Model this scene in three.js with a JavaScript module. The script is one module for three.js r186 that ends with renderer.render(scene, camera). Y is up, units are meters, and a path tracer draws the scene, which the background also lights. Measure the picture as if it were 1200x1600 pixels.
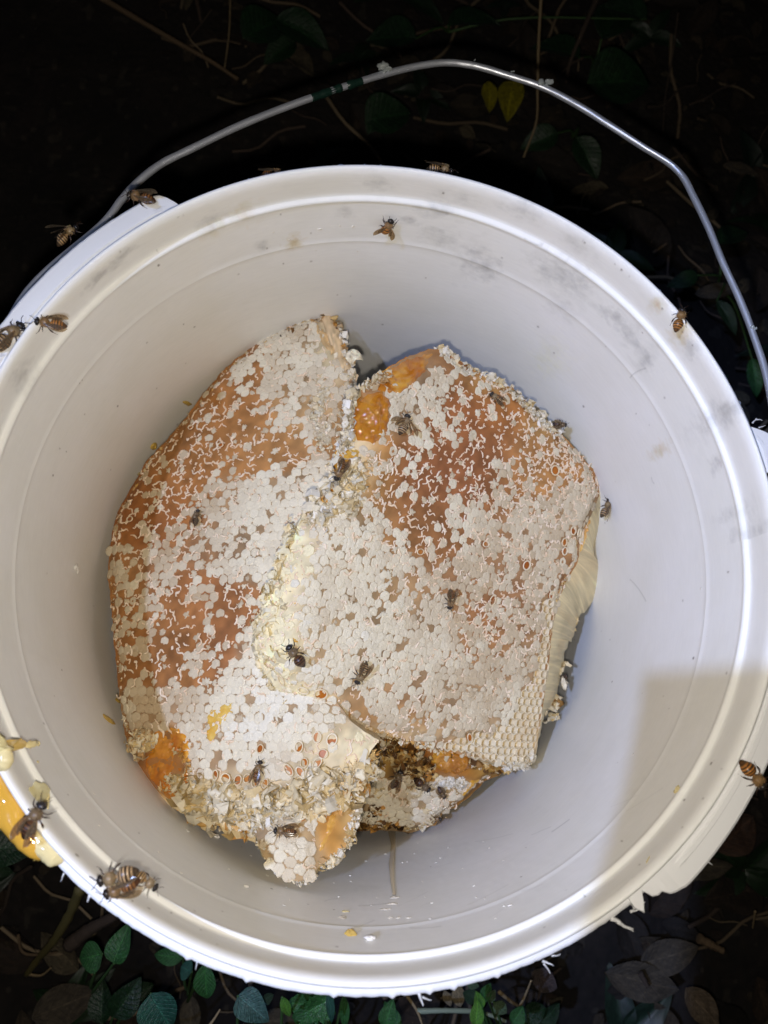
import * as THREE from 'three';
import { mergeGeometries, mergeVertices } from 'three/addons/utils/BufferGeometryUtils.js';

// ---------------------------------------------------------------- camera, sky, sun, lamps, exposure
const V3 = THREE.Vector3;
const scene = new THREE.Scene();
const FOCAL = 1180;                                   // in pixels of a 1200 x 1600 picture
const CAM = new V3(-0.0209287, 0.28038864, 0.05950062);
const RIGHT = new V3(0.99661402, 0.0822222, 0), UPV = new V3(-0.01931689, 0.2341397, -0.97201104), FWD = new V3(0.07992089, -0.96871983, -0.23493519);
const camera = new THREE.PerspectiveCamera(2 * Math.atan(800 / FOCAL) * 180 / Math.PI, 0.75, 0.01, 200);
camera.position.copy(CAM); camera.focus = 0.335; camera.userData.fStop = 12;
camera.quaternion.setFromRotationMatrix(new THREE.Matrix4().makeBasis(RIGHT, UPV, FWD.clone().negate()));
const renderer = new THREE.WebGLRenderer();
renderer.toneMapping = THREE.LinearToneMapping;
renderer.toneMappingExposure = 1.27;
renderer.shadowMap.enabled = true;
{ // a night sky, nearly black
  const w = 32, h = 16, d = new Float32Array(w * h * 4);
  for (let y = 0; y < h; y++) for (let x = 0; x < w; x++) { d.set([0.0030, 0.0034, 0.0042, 1], (y * w + x) * 4); }
  const t = new THREE.DataTexture(d, w, h, THREE.RGBAFormat, THREE.FloatType);
  t.mapping = THREE.EquirectangularReflectionMapping; t.magFilter = THREE.LinearFilter; t.needsUpdate = true;
  scene.background = t; scene.environment = t; scene.environmentIntensity = 1;
}
const moon = new THREE.DirectionalLight(0xcfd8ff, 0.004);
moon.position.set(-2, 6, -1); moon.castShadow = true; moon.shadow.radius = 2; scene.add(moon);
const FLASH_CD = 0.16, FLASH_COL = new THREE.Color().setRGB(1, 0.92, 0.81);
const TORCH_CD = 1.5, TORCH_COL = new THREE.Color().setRGB(0.42, 0.56, 1);
const TORCH_POS = new V3(-0.349, 0.709, 0.047), TORCH_AIM = new V3(0.085, -0.05, 0.075);

// ---------------------------------------------------------------- helpers
let seed = 7;
function rnd() { seed = (seed + 0x6d2b79f5) | 0; let t = Math.imul(seed ^ (seed >>> 15), 1 | seed); t = (t + Math.imul(t ^ (t >>> 7), 61 | t)) ^ t; return ((t ^ (t >>> 14)) >>> 0) / 4294967296; }
const rr = (a, b) => a + (b - a) * rnd();
const pick = (a) => a[Math.floor(rnd() * a.length)];
const clamp = (x, a = 0, b = 1) => Math.min(b, Math.max(a, x));
const sstep = (a, b, x) => { const t = clamp((x - a) / (b - a)); return t * t * (3 - 2 * t); };
function hash3(x, y, z) { let h = Math.imul(x, 374761393) ^ Math.imul(y, 668265263) ^ Math.imul(z, 2147483647 ^ 0x5bd1e995); h = Math.imul(h ^ (h >>> 13), 1274126177); return ((h ^ (h >>> 16)) >>> 0) / 4294967296; }
function vn(x, y, z = 0) { // value noise, -1..1
  const xi = Math.floor(x), yi = Math.floor(y), zi = Math.floor(z), f = (t) => t * t * (3 - 2 * t), u = f(x - xi), v = f(y - yi), w = f(z - zi);
  const L = (a, b, t) => a + (b - a) * t, H = (i, j, k) => hash3(xi + i, yi + j, zi + k);
  return 2 * L(L(L(H(0, 0, 0), H(1, 0, 0), u), L(H(0, 1, 0), H(1, 1, 0), u), v), L(L(H(0, 0, 1), H(1, 0, 1), u), L(H(0, 1, 1), H(1, 1, 1), u), v), w) - 1;
}
const fbm = (x, y, z = 0, n = 4) => { let s = 0, a = 0.5; for (let i = 0; i < n; i++) { s += a * vn(x, y, z); x = x * 2.03 + 7.1; y = y * 2.03 + 3.7; z = z * 2.03 + 1.3; a *= 0.5; } return s; };
const names = {};
function numbered(n) { const k = names[n] || 0; names[n] = k + 1; return k ? n + '_' + String(k).padStart(3, '0') : n; }
function lit(o) { o.castShadow = true; o.receiveShadow = true; return o; }
function thing(name, label, category, pos = [0, 0, 0], group) {
  const o = new THREE.Group(); o.name = numbered(name); o.position.set(...(pos.isVector3 ? pos.toArray() : pos)); o.userData = { label, category };
  if (group) o.userData.group = group; scene.add(o); return o;
}
function solo(name, geo, mat, label, category, group) { const m = lit(new THREE.Mesh(geo, mat)); m.name = numbered(name); m.userData = { label, category }; if (group) m.userData.group = group; scene.add(m); return m; }
function struct(name, geo, mat) { const m = lit(new THREE.Mesh(geo, mat)); m.name = name; m.userData = { kind: 'structure' }; scene.add(m); return m; }
function part(name, geo, mat, parent, kind) { const m = lit(new THREE.Mesh(geo, mat)); m.name = name; if (kind) m.userData.kind = kind; parent.add(m); return m; }
// rays through a place of the picture, used to lay things out
function ray(px, py) { return RIGHT.clone().multiplyScalar((px - 600) / FOCAL).addScaledVector(UPV, (800 - py) / FOCAL).add(FWD); }
function at(px, py, y) { const d = ray(px, py); return CAM.clone().addScaledVector(d, (y - CAM.y) / d.y); }
function toPx(p) { const d = p.clone().sub(CAM), z = d.dot(FWD); return [600 + FOCAL * d.dot(RIGHT) / z, 800 - FOCAL * d.dot(UPV) / z, z]; }
const wallR = (y) => y > 0 ? 0.1460 : 0.1448 + 0.04 * y;
function wallHit(px, py, lift = 0) { // point and inward normal on the inner bucket wall
  const d = ray(px, py); let s = 0.2;
  for (; s < 0.8; s += 0.0004) { const p = CAM.clone().addScaledVector(d, s); if (p.y < 0.0145 && Math.hypot(p.x, p.z) > wallR(p.y) - lift) { const n = new V3(-p.x, 0.04 * 0.14, -p.z).normalize(); return { p, n }; } if (p.y < -0.298) return { p, n: new V3(0, 1, 0) }; }
  return { p: CAM.clone().addScaledVector(d, 0.5), n: new V3(0, 1, 0) };
}
function geo(pos, idx, { col, uv } = {}) {
  const g = new THREE.BufferGeometry(); g.setAttribute('position', new THREE.Float32BufferAttribute(pos, 3)); g.setIndex(idx);
  if (col) g.setAttribute('color', new THREE.Float32BufferAttribute(col, 3));
  if (uv) g.setAttribute('uv', new THREE.Float32BufferAttribute(uv, 2));
  g.computeVertexNormals(); return g;
}
function inPoly(P, x, y) { let c = false; for (let i = 0, j = P.length - 1; i < P.length; j = i++) { const [xi, yi] = P[i], [xj, yj] = P[j]; if ((yi > y) !== (yj > y) && x < (xj - xi) * (y - yi) / (yj - yi) + xi) c = !c; } return c; }
function edgeDist(P, x, y) { let best = 1e9, q = null; for (let i = 0, j = P.length - 1; i < P.length; j = i++) { const [ax, ay] = P[j], [bx, by] = P[i], dx = bx - ax, dy = by - ay, t = clamp(((x - ax) * dx + (y - ay) * dy) / (dx * dx + dy * dy || 1)), X = ax + t * dx, Y = ay + t * dy, d = Math.hypot(x - X, y - Y); if (d < best) { best = d; q = [X, Y]; } } return [best, q]; }
function refine(P, step, jit = 0) { const o = []; for (let i = 0; i < P.length; i++) { const a = P[i], b = P[(i + 1) % P.length], n = Math.max(1, Math.round(Math.hypot(b[0] - a[0], b[1] - a[1]) / step)); for (let k = 0; k < n; k++) o.push([a[0] + (b[0] - a[0]) * k / n + jit * (rnd() - 0.5), a[1] + (b[1] - a[1]) * k / n + jit * (rnd() - 0.5)]); } return o; }
function noisyBlob(r, detail, amp, sq = [1, 1, 1], f = 1.4) { // a lumpy closed form
  const g0 = new THREE.IcosahedronGeometry(1, detail), p = g0.attributes.position, s = rr(0, 90), pos = [];
  for (let i = 0; i < p.count; i++) { const x = p.getX(i), y = p.getY(i), z = p.getZ(i), k = r * (1 + amp * fbm(x * f + s, y * f, z * f, 3) * 2); pos.push(x * k * sq[0], y * k * sq[1], z * k * sq[2]); }
  let g = new THREE.BufferGeometry(); g.setAttribute('position', new THREE.Float32BufferAttribute(pos, 3));
  g = mergeVertices(g, r * 1e-5); g.computeVertexNormals(); return g;
}
function tint(g, c) { const n = g.attributes.position.count, a = new Float32Array(n * 3); for (let i = 0; i < n; i++) a.set(c, i * 3); g.setAttribute('color', new THREE.BufferAttribute(a, 3)); return g; }
function bare(g) { g = g.index ? g : g; for (const k of Object.keys(g.attributes)) if (!['position', 'normal', 'color', 'uv'].includes(k)) g.deleteAttribute(k); return g; }
function merge(list) { const all = list.every((g) => g.attributes.uv) && list.every((g) => !g.attributes.color === !list[0].attributes.color); return mergeGeometries(list.map((g) => { g = bare(g.index ? g.toNonIndexed() : g.clone()); if (!all) g.deleteAttribute('uv'); return g; }), false); }
function tube(pts, rad, seg = 6, rings = 0, close = true) { // tapered tube, rad is a number or f(t)
  const curve = new THREE.CatmullRomCurve3(pts.map((p) => p.isVector3 ? p : new V3(...p))), n = rings || Math.max(4, pts.length * 3), F = curve.computeFrenetFrames(n, false), pos = [], idx = [], uv = [];
  for (let i = 0; i <= n; i++) { const t = i / n, c = curve.getPoint(t), r = typeof rad === 'number' ? rad : rad(t); for (let j = 0; j <= seg; j++) { const a = j / seg * 2 * Math.PI, p = c.clone().addScaledVector(F.normals[i], r * Math.cos(a)).addScaledVector(F.binormals[i], r * Math.sin(a)); pos.push(p.x, p.y, p.z); uv.push(j / seg, t); } }
  for (let i = 0; i < n; i++) for (let j = 0; j < seg; j++) { const a = i * (seg + 1) + j, b = a + seg + 1; idx.push(a, a + 1, b, b, a + 1, b + 1); }
  if (close) for (const [ring, flip] of [[0, 1], [n, 0]]) { const c = curve.getPoint(ring / n), k = pos.length / 3; pos.push(c.x, c.y, c.z); uv.push(0, 0); for (let j = 0; j < seg; j++) { const a = ring * (seg + 1) + j; flip ? idx.push(k, a + 1, a) : idx.push(k, a, a + 1); } }
  return geo(pos, idx, { uv });
}
const frameQ = (x, y) => { const Y = y.clone().normalize(), X = x.clone().addScaledVector(Y, -x.dot(Y)).normalize(), Z = X.clone().cross(Y); return new THREE.Quaternion().setFromRotationMatrix(new THREE.Matrix4().makeBasis(X, Y, Z)); };
const rgb = (r, g, b) => new THREE.Color().setRGB(r, g, b);
const S = (o) => new THREE.MeshStandardMaterial({ side: THREE.DoubleSide, ...o });
const P = (o) => new THREE.MeshPhysicalMaterial({ side: THREE.DoubleSide, ...o });
function tex(w, h, f, srgb = false, wrap = true) {
  const d = new Uint8Array(w * h * 4); for (let y = 0; y < h; y++) for (let x = 0; x < w; x++) { const c = f(x / w, y / h, x, y), k = (y * w + x) * 4; d[k] = clamp(c[0]) * 255; d[k + 1] = clamp(c[1]) * 255; d[k + 2] = clamp(c[2]) * 255; d[k + 3] = c.length > 3 ? clamp(c[3]) * 255 : 255; }
  const t = new THREE.DataTexture(d, w, h); t.magFilter = THREE.LinearFilter; if (wrap) t.wrapS = t.wrapT = THREE.RepeatWrapping; if (srgb) t.colorSpace = THREE.SRGBColorSpace; t.needsUpdate = true; return t;
}

// ---------------------------------------------------------------- ground
const GY = -0.31;
const groundH = (x, z) => 0.018 * fbm(x * 7, z * 7, 2) + 0.008 * fbm(x * 31, z * 31, 5);
{
  const pos = [], uv = [], idx = [], N = 180, lim = (i) => { const t = i / N * 2 - 1; return Math.sign(t) * (Math.abs(t) * 0.9 + Math.pow(Math.abs(t), 9) * 40); };
  for (let j = 0; j <= N; j++) for (let i = 0; i <= N; i++) { const x = lim(i), z = lim(j), k = 1 - sstep(0.5, 2, Math.hypot(x, z)), flat = sstep(0.13, 0.2, Math.hypot(x, z)); pos.push(x, GY - 0.004 + groundH(x, z) * k * flat - 0.012 * flat * k, z); uv.push(x * 2, z * 2); }
  for (let j = 0; j < N; j++) for (let i = 0; i < N; i++) { const a = j * (N + 1) + i, b = a + N + 1; idx.push(a, b, a + 1, a + 1, b, b + 1); }
  const soil = tex(512, 512, (u, v) => { const q = (k, o) => { const a = u * k, b = v * k; const mix = (f) => { const wu = sstep(0.85, 1, u), wv = sstep(0.85, 1, v); return (f(a, b) * (1 - wu) + f(a - k, b) * wu) * (1 - wv) + (f(a, b - k) * (1 - wu) + f(a - k, b - k) * wu) * wv; }; return mix((x, y) => vn(x + o, y + o)); };
    const n = 0.5 * q(9, 3) + 0.35 * q(40, 60) + 0.3 * q(120, 400), c = clamp(0.32 + 0.45 * n), r = q(60, 900) > 0.62 ? 0.12 : 0; return [0.06 + c * 0.14 + r * 0.6, 0.05 + c * 0.115 + r * 0.6, 0.045 + c * 0.1 + r * 0.5]; }, true);
  const bump = tex(512, 512, (u, v) => { const n = 0.5 + 0.3 * vn(u * 40, v * 40, 3) + 0.25 * vn(u * 130, v * 130, 8); return [n, n, n]; });
  struct('ground', geo(pos, idx, { uv }), S({ map: soil, bumpMap: bump, bumpScale: 0.004, roughness: 1 }));
}

// ---------------------------------------------------------------- the white bucket
// marks on the plastic: grey scuffs, scratches and specks where the photograph shows them; u runs round, v runs up
const bucketMarks = (() => {
  const W = 2048, H = 512, c = document.createElement('canvas'); c.width = W; c.height = H; const g = c.getContext('2d');
  g.fillStyle = '#fff'; g.fillRect(0, 0, W, H);
  const uvOf = (px, py) => { const { p } = wallHit(px, py); return [((Math.atan2(p.z, p.x) / (2 * Math.PI)) + 1) % 1 * W, H - (p.y + 0.31) / 0.34 * H]; };
  const im = g.getImageData(0, 0, W, H), D = im.data;
  for (let y = 0; y < H; y++) for (let x = 0; x < W; x++) { const a = x / W * 2 * Math.PI, X = Math.cos(a), Z = Math.sin(a), n = fbm(X * 5, Z * 5, y * 0.03, 4), m = vn(X * 30, Z * 30, y * 1.1), k = (y * W + x) * 4, s = 1 + 0.022 * n + 0.01 * m; D[k] = clamp(248 * s, 0, 255); D[k + 1] = clamp(247 * s, 0, 255); D[k + 2] = clamp(243 * s + 3 * n, 0, 255); }
  g.putImageData(im, 0, 0);
  const scuff = (px, py, w, h, al, col = '90,88,86') => { const [x, y] = uvOf(px, py); for (let i = 0; i < w * h * 0.5 + 14; i++) { const r = Math.sqrt(-2 * Math.log(rnd() + 1e-6)), a = rnd() * 6.283, X = x + r * Math.cos(a) * w * 0.42, Y = y + r * Math.sin(a) * h * 0.42; g.fillStyle = `rgba(${col},${al * rr(0.04, 0.2)})`; g.beginPath(); g.ellipse(X, Y, rr(0.8, 7), rr(0.6, 3), rr(-0.4, 0.4), 0, 7); g.fill(); } };
  for (const [px, py, w, h, al] of [[680, 330, 22, 9, 0.16], [690, 370, 26, 16, 0.1], [740, 405, 20, 26, 0.12], [765, 418, 16, 18, 0.18], [590, 285, 16, 10, 0.1], [860, 420, 30, 20, 0.12], [900, 440, 26, 16, 0.14], [960, 495, 22, 10, 0.16], [985, 520, 12, 18, 0.1], [880, 480, 26, 20, 0.07], [1010, 560, 14, 22, 0.09], [1000, 545, 26, 8, 0.12], [1140, 640, 14, 26, 0.18], [1120, 725, 8, 8, 0.22], [1150, 800, 8, 26, 0.1], [1175, 830, 10, 26, 0.14], [720, 310, 30, 8, 0.08], [540, 330, 10, 8, 0.1], [410, 385, 10, 8, 0.13], [35, 590, 18, 14, 0.14], [330, 345, 20, 8, 0.12], [160, 430, 26, 5, 0.2], [190, 400, 18, 4, 0.18], [820, 330, 26, 12, 0.1], [900, 380, 26, 12, 0.08], [1080, 545, 14, 10, 0.14], [640, 345, 8, 4, 0.2], [1105, 660, 20, 30, 0.08]]) scuff(px, py, w, h, al);
  for (const [px, py, w, h, al] of [[380, 330, 16, 10, 0.18], [330, 360, 18, 8, 0.12], [1070, 515, 14, 16, 0.3], [1035, 470, 8, 14, 0.18], [860, 560, 30, 40, 0.05], [1030, 705, 8, 18, 0.25], [460, 380, 10, 9, 0.35]]) scuff(px, py, w, h, al, '176,142,64');
  const scratch = (px, py, qx, qy, al, dark) => { const a = uvOf(px, py), b = uvOf(qx, qy); if (Math.abs(a[0] - b[0]) > 800) return; g.strokeStyle = dark ? `rgba(60,55,50,${al})` : `rgba(255,255,255,${al})`; g.lineWidth = rr(0.7, 1.6); g.beginPath(); g.moveTo(...a); g.quadraticCurveTo((a[0] + b[0]) / 2 + rr(-4, 4), (a[1] + b[1]) / 2 + rr(-3, 3), ...b); g.stroke(); };
  for (let i = 0; i < 22; i++) { const px = rr(500, 1050), py = rr(1250, 1460), l = rr(15, 70); scratch(px, py, px + l, py - l * rr(0.2, 0.7), rr(0.03, 0.09), true); }
  for (const [a, b, cc, d] of [[985, 905, 1010, 940], [1019, 745, 1023, 756], [700, 560, 702, 600], [862, 1300, 890, 1280], [560, 1415, 615, 1410], [640, 1450, 690, 1447], [820, 370, 850, 380], [985, 590, 1010, 575]]) scratch(a, b, cc, d, 0.16, true);
  for (let i = 0; i < 160; i++) { const px = rr(60, 1150), py = rr(300, 1480), [x, y] = uvOf(px, py); g.fillStyle = `rgba(60,50,42,${rr(0.15, 0.6)})`; g.beginPath(); g.ellipse(x, y, rr(0.5, 1.5), rr(0.4, 1.1), 0, 0, 7); g.fill(); }
  const t = new THREE.CanvasTexture(c); t.colorSpace = THREE.SRGBColorSpace; t.wrapS = THREE.RepeatWrapping; return t;
})();
const plasticBump = tex(512, 256, (u, v) => { const a = u * 6.2832, n = 0.5 + 0.3 * fbm(Math.cos(a) * 9, Math.sin(a) * 9, v * 12, 3) + 0.1 * vn(Math.cos(a) * 70, Math.sin(a) * 70, v * 60); return [n, n, n]; });
const PLASTIC = P({ color: rgb(0.91, 0.91, 0.90), map: bucketMarks, bumpMap: plasticBump, bumpScale: 0.0004, roughness: 0.42, specularIntensity: 0.7 });
const RIMPLASTIC = P({ color: rgb(0.86, 0.86, 0.85), bumpMap: plasticBump, bumpScale: 0.0003, roughness: 0.4, specularIntensity: 0.7 });
const bucket = thing('plastic_bucket', 'round white plastic bucket seen from above, scuffed inside, holding broken honeycomb', 'bucket', [0, GY, 0]);
function lathe(profile, seg, wob = null, vy = true) { // profile of [r, y]; wob(theta, i) adds to r
  const pos = [], uv = [], idx = [], n = profile.length;
  for (let j = 0; j <= seg; j++) { const a = j / seg * 2 * Math.PI, A = j === seg ? 0 : a; for (let i = 0; i < n; i++) { const r = profile[i][0] + (wob ? wob(A, i) : 0); pos.push(r * Math.cos(A), profile[i][1] - GY, r * Math.sin(A)); uv.push(j / seg, (profile[i][1] + 0.31) / 0.34); } }
  for (let j = 0; j < seg; j++) for (let i = 0; i < n - 1; i++) { const a = j * n + i, b = a + n; idx.push(a, a + 1, b, b, a + 1, b + 1); }
  return geo(pos, idx, { uv });
}
{
  const inner = [[0.0005, -0.2985], [0.06, -0.298], [0.12, -0.298], [0.1305, -0.2965], [0.1328, -0.291]];
  for (let k = 1; k <= 24; k++) { const y = -0.291 + (0.291 - 0.032) * k / 24; inner.push([0.1448 + 0.04 * y, y]); }
  inner.push([0.14364, -0.0300], [0.14342, -0.0288], [0.14336, -0.0280], [0.1437, -0.0270], [0.14382, -0.025]);
  for (const y of [-0.02, -0.014, -0.008, -0.003]) inner.push([0.1448 + 0.04 * y, y]);
  inner.push([0.14466, -0.0016], [0.1443, -0.0010], [0.1443, -0.0001], [0.1449, 0.0005], [0.1458, 0.0008], [0.1463, 0.0014], [0.14635, 0.0030]);
  inner.push([0.1461, 0.0075], [0.1459, 0.0125], [0.1459, 0.0146], [0.1462, 0.0163], [0.1468, 0.0175], [0.1476, 0.0180], [0.1483, 0.0177], [0.1488, 0.0168], [0.14895, 0.0155], [0.1489, 0.0128], [0.1486, 0.0121], [0.1486, 0.0114], [0.1492, 0.0108], [0.1495, 0.0060], [0.1495, -0.012], [0.1480, -0.0145], [0.1470, -0.03]);
  inner.push([0.1462, -0.1], [0.142, -0.2], [0.1375, -0.302], [0.134, -0.309], [0.12, -0.31], [0.0005, -0.3085]);
  // the inner wall keeps its slight waviness, as moulded plastic does
  part('bucket_body', lathe(inner, 256, (a, i) => 0.00035 * vn(Math.cos(a) * 2.2 + 9, Math.sin(a) * 2.2, i * 0.06)), PLASTIC, bucket);
  const burr = (a) => 0.00035 * fbm(Math.cos(a) * 90, Math.sin(a) * 90, 3, 3) + (vn(Math.cos(a) * 160, Math.sin(a) * 160, 8) > 0.72 ? 0.0007 : 0);
  const FL = [[0.1489, 0.0113], [0.1500, 0.0116], [0.1518, 0.0115], [0.1531, 0.0109], [0.1536, 0.0097], [0.1535, 0.0010], [0.1529, -0.0004], [0.1515, 0.0006], [0.1492, 0.0010]];
  part('stacking_flange', lathe(FL, 720, (a, i) => (i > 1 && i < 7 ? burr(a) : 0)), RIMPLASTIC, bucket);
  // handle ears: a wide shelf over part of the rim on either side; the right one is torn at its lower end
  function ear(a0, a1, torn) {
    const pos = [], idx = [], M = 110, sec = [], K = 13;
    for (let i = 0; i <= M; i++) {
      const t = i / M, a = a0 + (a1 - a0) * t; let w = 0.0122 * Math.pow(sstep(0, 0.035, t), 0.6) * Math.pow(sstep(1, 0.965, t), 0.45) + 0.00012 * vn(t * 200, 1);
      if (torn) { const k = sstep(0.10, 0.0, t); w = 0.0122 * (1 - k * 0.72) * Math.pow(sstep(1, 0.95, t), 0.6) + k * 0.0034 * vn(t * 320, 4) + (t < 0.02 ? 0.003 : 0); }
      const R0 = 0.1490, y = 0.0124 + (torn ? 0.0006 * vn(t * 60, 7) * sstep(0.12, 0, t) : 0);
      const pr = [[0, -0.0006], [w * 0.14, 0], [w * 0.26, 0], [w * 0.30, 0.0010], [w * 0.42, 0.0010], [w * 0.47, 0], [w * 0.9, -0.0001], [w * 0.97, -0.0006], [w, -0.0016], [w * 0.985, -0.0085], [w * 0.9, -0.0092], [w * 0.85, -0.0024], [0, -0.0026]];
      const rib = sstep(0.1, 0.13, t) * sstep(0.97, 0.94, t) * (Math.abs(t - 0.56) < 0.02 ? 0 : 1);
      pr.forEach(([q, h], k) => { const hh = (k === 3 || k === 4) ? h * rib : h, r = R0 + q; pos.push(r * Math.cos(a), y + hh - GY, -r * Math.sin(a)); });
    }
    for (let i = 0; i < M; i++) for (let k = 0; k < K - 1; k++) { const p = i * K + k, q = p + K; idx.push(p, q, p + 1, p + 1, q, q + 1); }
    for (const i of [0, M]) for (let k = 1; k < K - 1; k++) idx.push(i * K, i * K + k, i * K + k + 1);
    return geo(pos, idx).toNonIndexed();
  }
  const D = Math.PI / 180, soft = (g) => { g.computeVertexNormals(); return g; };
  part('handle_ear', soft(ear(-56.5 * D, 17.2 * D, true)), RIMPLASTIC, bucket).userData.label = 'ear of the rim with a torn lower end';
  part('handle_ear', soft(ear(197 * D, 121.5 * D, false)), RIMPLASTIC, bucket);
  // shreds of plastic at the tears
  const sh = [];
  const shred = (px, py, y0, ang, len, w) => { const p = at(px, py, y0 + 0.0085), pts = [], c = Math.cos(ang), s = Math.sin(ang); let q = p.clone(); for (let i = 0; i < 5; i++) { pts.push(q.clone().add(new V3(0, -GY, 0))); q.add(new V3(c * len / 4 + rr(-1, 1) * len * 0.06, rr(-1, 1) * len * 0.1, s * len / 4 + rr(-1, 1) * len * 0.08)); } len *= 0.7; sh.push(tube(pts, (t) => w * 0.8 * (1 - 0.75 * t), 5)); };
  for (const [px, py, an, l, w] of [[955, 1435, 0.55, 0.006, 0.0012], [965, 1440, 0.5, 0.005, 0.0010], [975, 1447, 0.35, 0.003, 0.0006], [985, 1425, -0.2, 0.003, 0.0007], [990, 1418, 0.2, 0.002, 0.0007], [1000, 1414, -0.5, 0.002, 0.0005], [848, 1502, 0.4, 0.004, 0.0006], [850, 1506, 0.9, 0.003, 0.0005], [862, 1494, -0.2, 0.003, 0.0004], [655, 1552, 1.2, 0.004, 0.0007], [660, 1558, 0.3, 0.003, 0.0005], [1180, 655, 0.2, 0.003, 0.0005], [1176, 661, -0.9, 0.003, 0.0005], [1186, 668, -0.3, 0.003, 0.0004], [310, 1500, 1.9, 0.003, 0.0004], [100, 1364, 1.9, 0.003, 0.0004], [1106, 1346, 0.6, 0.002, 0.0004], [140, 1400, 2, 0.002, 0.0007]]) shred(px, py, 0.002, an, l, w);
  part('plastic_shreds', merge(sh), RIMPLASTIC, bucket);
}
// the wire handle, leaning outwards beyond the rim
const WIRE = P({ color: rgb(0.84, 0.87, 0.93), metalness: 0.7, roughness: 0.42, bumpMap: tex(64, 512, (u, v) => { const n = 0.5 + 0.5 * fbm(u * 6, v * 60, 1, 4); return [n, n, n]; }), bumpScale: 0.0003 });
const handle = thing('wire_handle', 'bent galvanised wire handle of the bucket with bits of clear plastic on it', 'handle', [0, -0.012, 0]);
const handlePath = (() => {
  const pl = new V3(-0.1578, -0.012, -0.0575), pr = new V3(0.1578, -0.012, 0.0575), top = new V3(0.07, -0.034, -0.19), n = pr.clone().sub(pl).cross(top.clone().sub(pl)).normalize();
  const on = (px, py) => { const d = ray(px, py), s = pl.clone().sub(CAM).dot(n) / d.dot(n); return CAM.clone().addScaledVector(d, s); };
  const pts = [[165, 345], [190, 312], [218, 282], [252, 256], [300, 232], [375, 196], [450, 166], [530, 138], [600, 116], [660, 102], [700, 98], [742, 103], [800, 120], [850, 137], [900, 163], [950, 194], [1005, 230], [1045, 255], [1066, 275], [1084, 308], [1108, 358], [1130, 412], [1155, 466], [1176, 520], [1200, 598]].map((q) => on(...q));
  return [pl, pl.clone().lerp(pts[0], 0.5).add(new V3(-0.008, 0, -0.004)), ...pts, pr.clone().lerp(pts[pts.length - 1], 0.5).add(new V3(0.006, 0, -0.002)), pr];
})();
{
  const off = handle.position.clone().negate(), loc = handlePath.map((p) => p.clone().add(off));
  part('wire', tube(loc, (t) => 0.0017 + 0.00006 * vn(t * 90, 2), 12, 220), WIRE, handle);
  const FILM = P({ color: rgb(0.72, 0.76, 0.74), roughness: 0.15, transmission: 0.55, thickness: 0, ior: 1.45 });
  const rag = (px, py, s, n, col) => { const c = loc.reduce((b, p) => { const q = toPx(p.clone().sub(off)), d = Math.hypot(q[0] - px, q[1] - py); return d < b.d ? { d, p } : b; }, { d: 1e9 }).p; const L = []; for (let i = 0; i < n; i++) { const g = noisyBlob(rr(0.3, 0.75) * s, 1, 0.4, [rr(0.5, 1.4), rr(0.5, 1.2), rr(0.4, 1.2)]); g.translate(c.x + rr(-1, 1) * s, c.y + 0.0018 + rr(0, 1) * s * 0.4, c.z - 0.0012 + rr(-1, 0.6) * s); L.push(g); } return part('plastic_scrap', merge(L), col || FILM, handle); };
  rag(612, 108, 0.0024, 9); rag(626, 112, 0.0016, 6); rag(852, 140, 0.0022, 8); rag(1178, 545, 0.0012, 4); rag(745, 97, 0.0008, 2); rag(806, 121, 0.0009, 3);
  // a green film still wrapped round part of the wire
  const seg = [loc[8].clone().lerp(loc[9], 0.45), loc[9].clone(), loc[9].clone().lerp(loc[10], 0.5)];
  part('green_film', tube(seg, (t) => 0.0019 + 0.0004 * vn(t * 14, 4) * Math.sin(Math.PI * t), 10, 60), P({ color: rgb(0.015, 0.05, 0.035), roughness: 0.35, transmission: 0.4, thickness: 0 }), handle).scale.setScalar(1);
}

// ---------------------------------------------------------------- honeycomb
const waxGrain = tex(256, 256, (u, v) => { const n = 0.5 + 0.35 * fbm(u * 22, v * 22, 2, 4) + 0.12 * vn(u * 90, v * 90, 7); return [n, n, n]; });
const WAXV = P({ vertexColors: true, roughness: 0.46, bumpMap: waxGrain, bumpScale: 0.0003, specularIntensity: 0.6 });
const WAXWET = P({ vertexColors: true, roughness: 0.52, specularIntensity: 0.4 });
const CAPS = [[0.74, 0.655, 0.475], [0.69, 0.595, 0.42], [0.77, 0.70, 0.54], [0.62, 0.515, 0.35], [0.73, 0.64, 0.455], [0.55, 0.435, 0.28], [0.50, 0.37, 0.22], [0.84, 0.73, 0.45]].map((c) => P({ color: rgb(...c), roughness: 0.5, specularIntensity: 0.5, bumpMap: waxGrain, bumpScale: 0.0005 }));
const RIDGES = [[0.82, 0.64, 0.44], [0.78, 0.58, 0.38], [0.84, 0.69, 0.51]].map((c) => P({ color: rgb(...c), roughness: 0.42 }));
const HONEY = P({ vertexColors: true, roughness: 0.09, clearcoat: 1.0, clearcoatRoughness: 0.02, specularIntensity: 0.5 });
const CELLHONEY = [[0.42, 0.13, 0.012], [0.34, 0.095, 0.010], [0.48, 0.19, 0.04], [0.26, 0.08, 0.018]].map((c) => P({ color: rgb(...c), roughness: 0.36, specularIntensity: 0.5 }));
const CELLWAX = [[0.78, 0.66, 0.44], [0.82, 0.71, 0.50], [0.74, 0.60, 0.38]].map((c) => P({ color: rgb(...c), roughness: 0.45 }));
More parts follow.
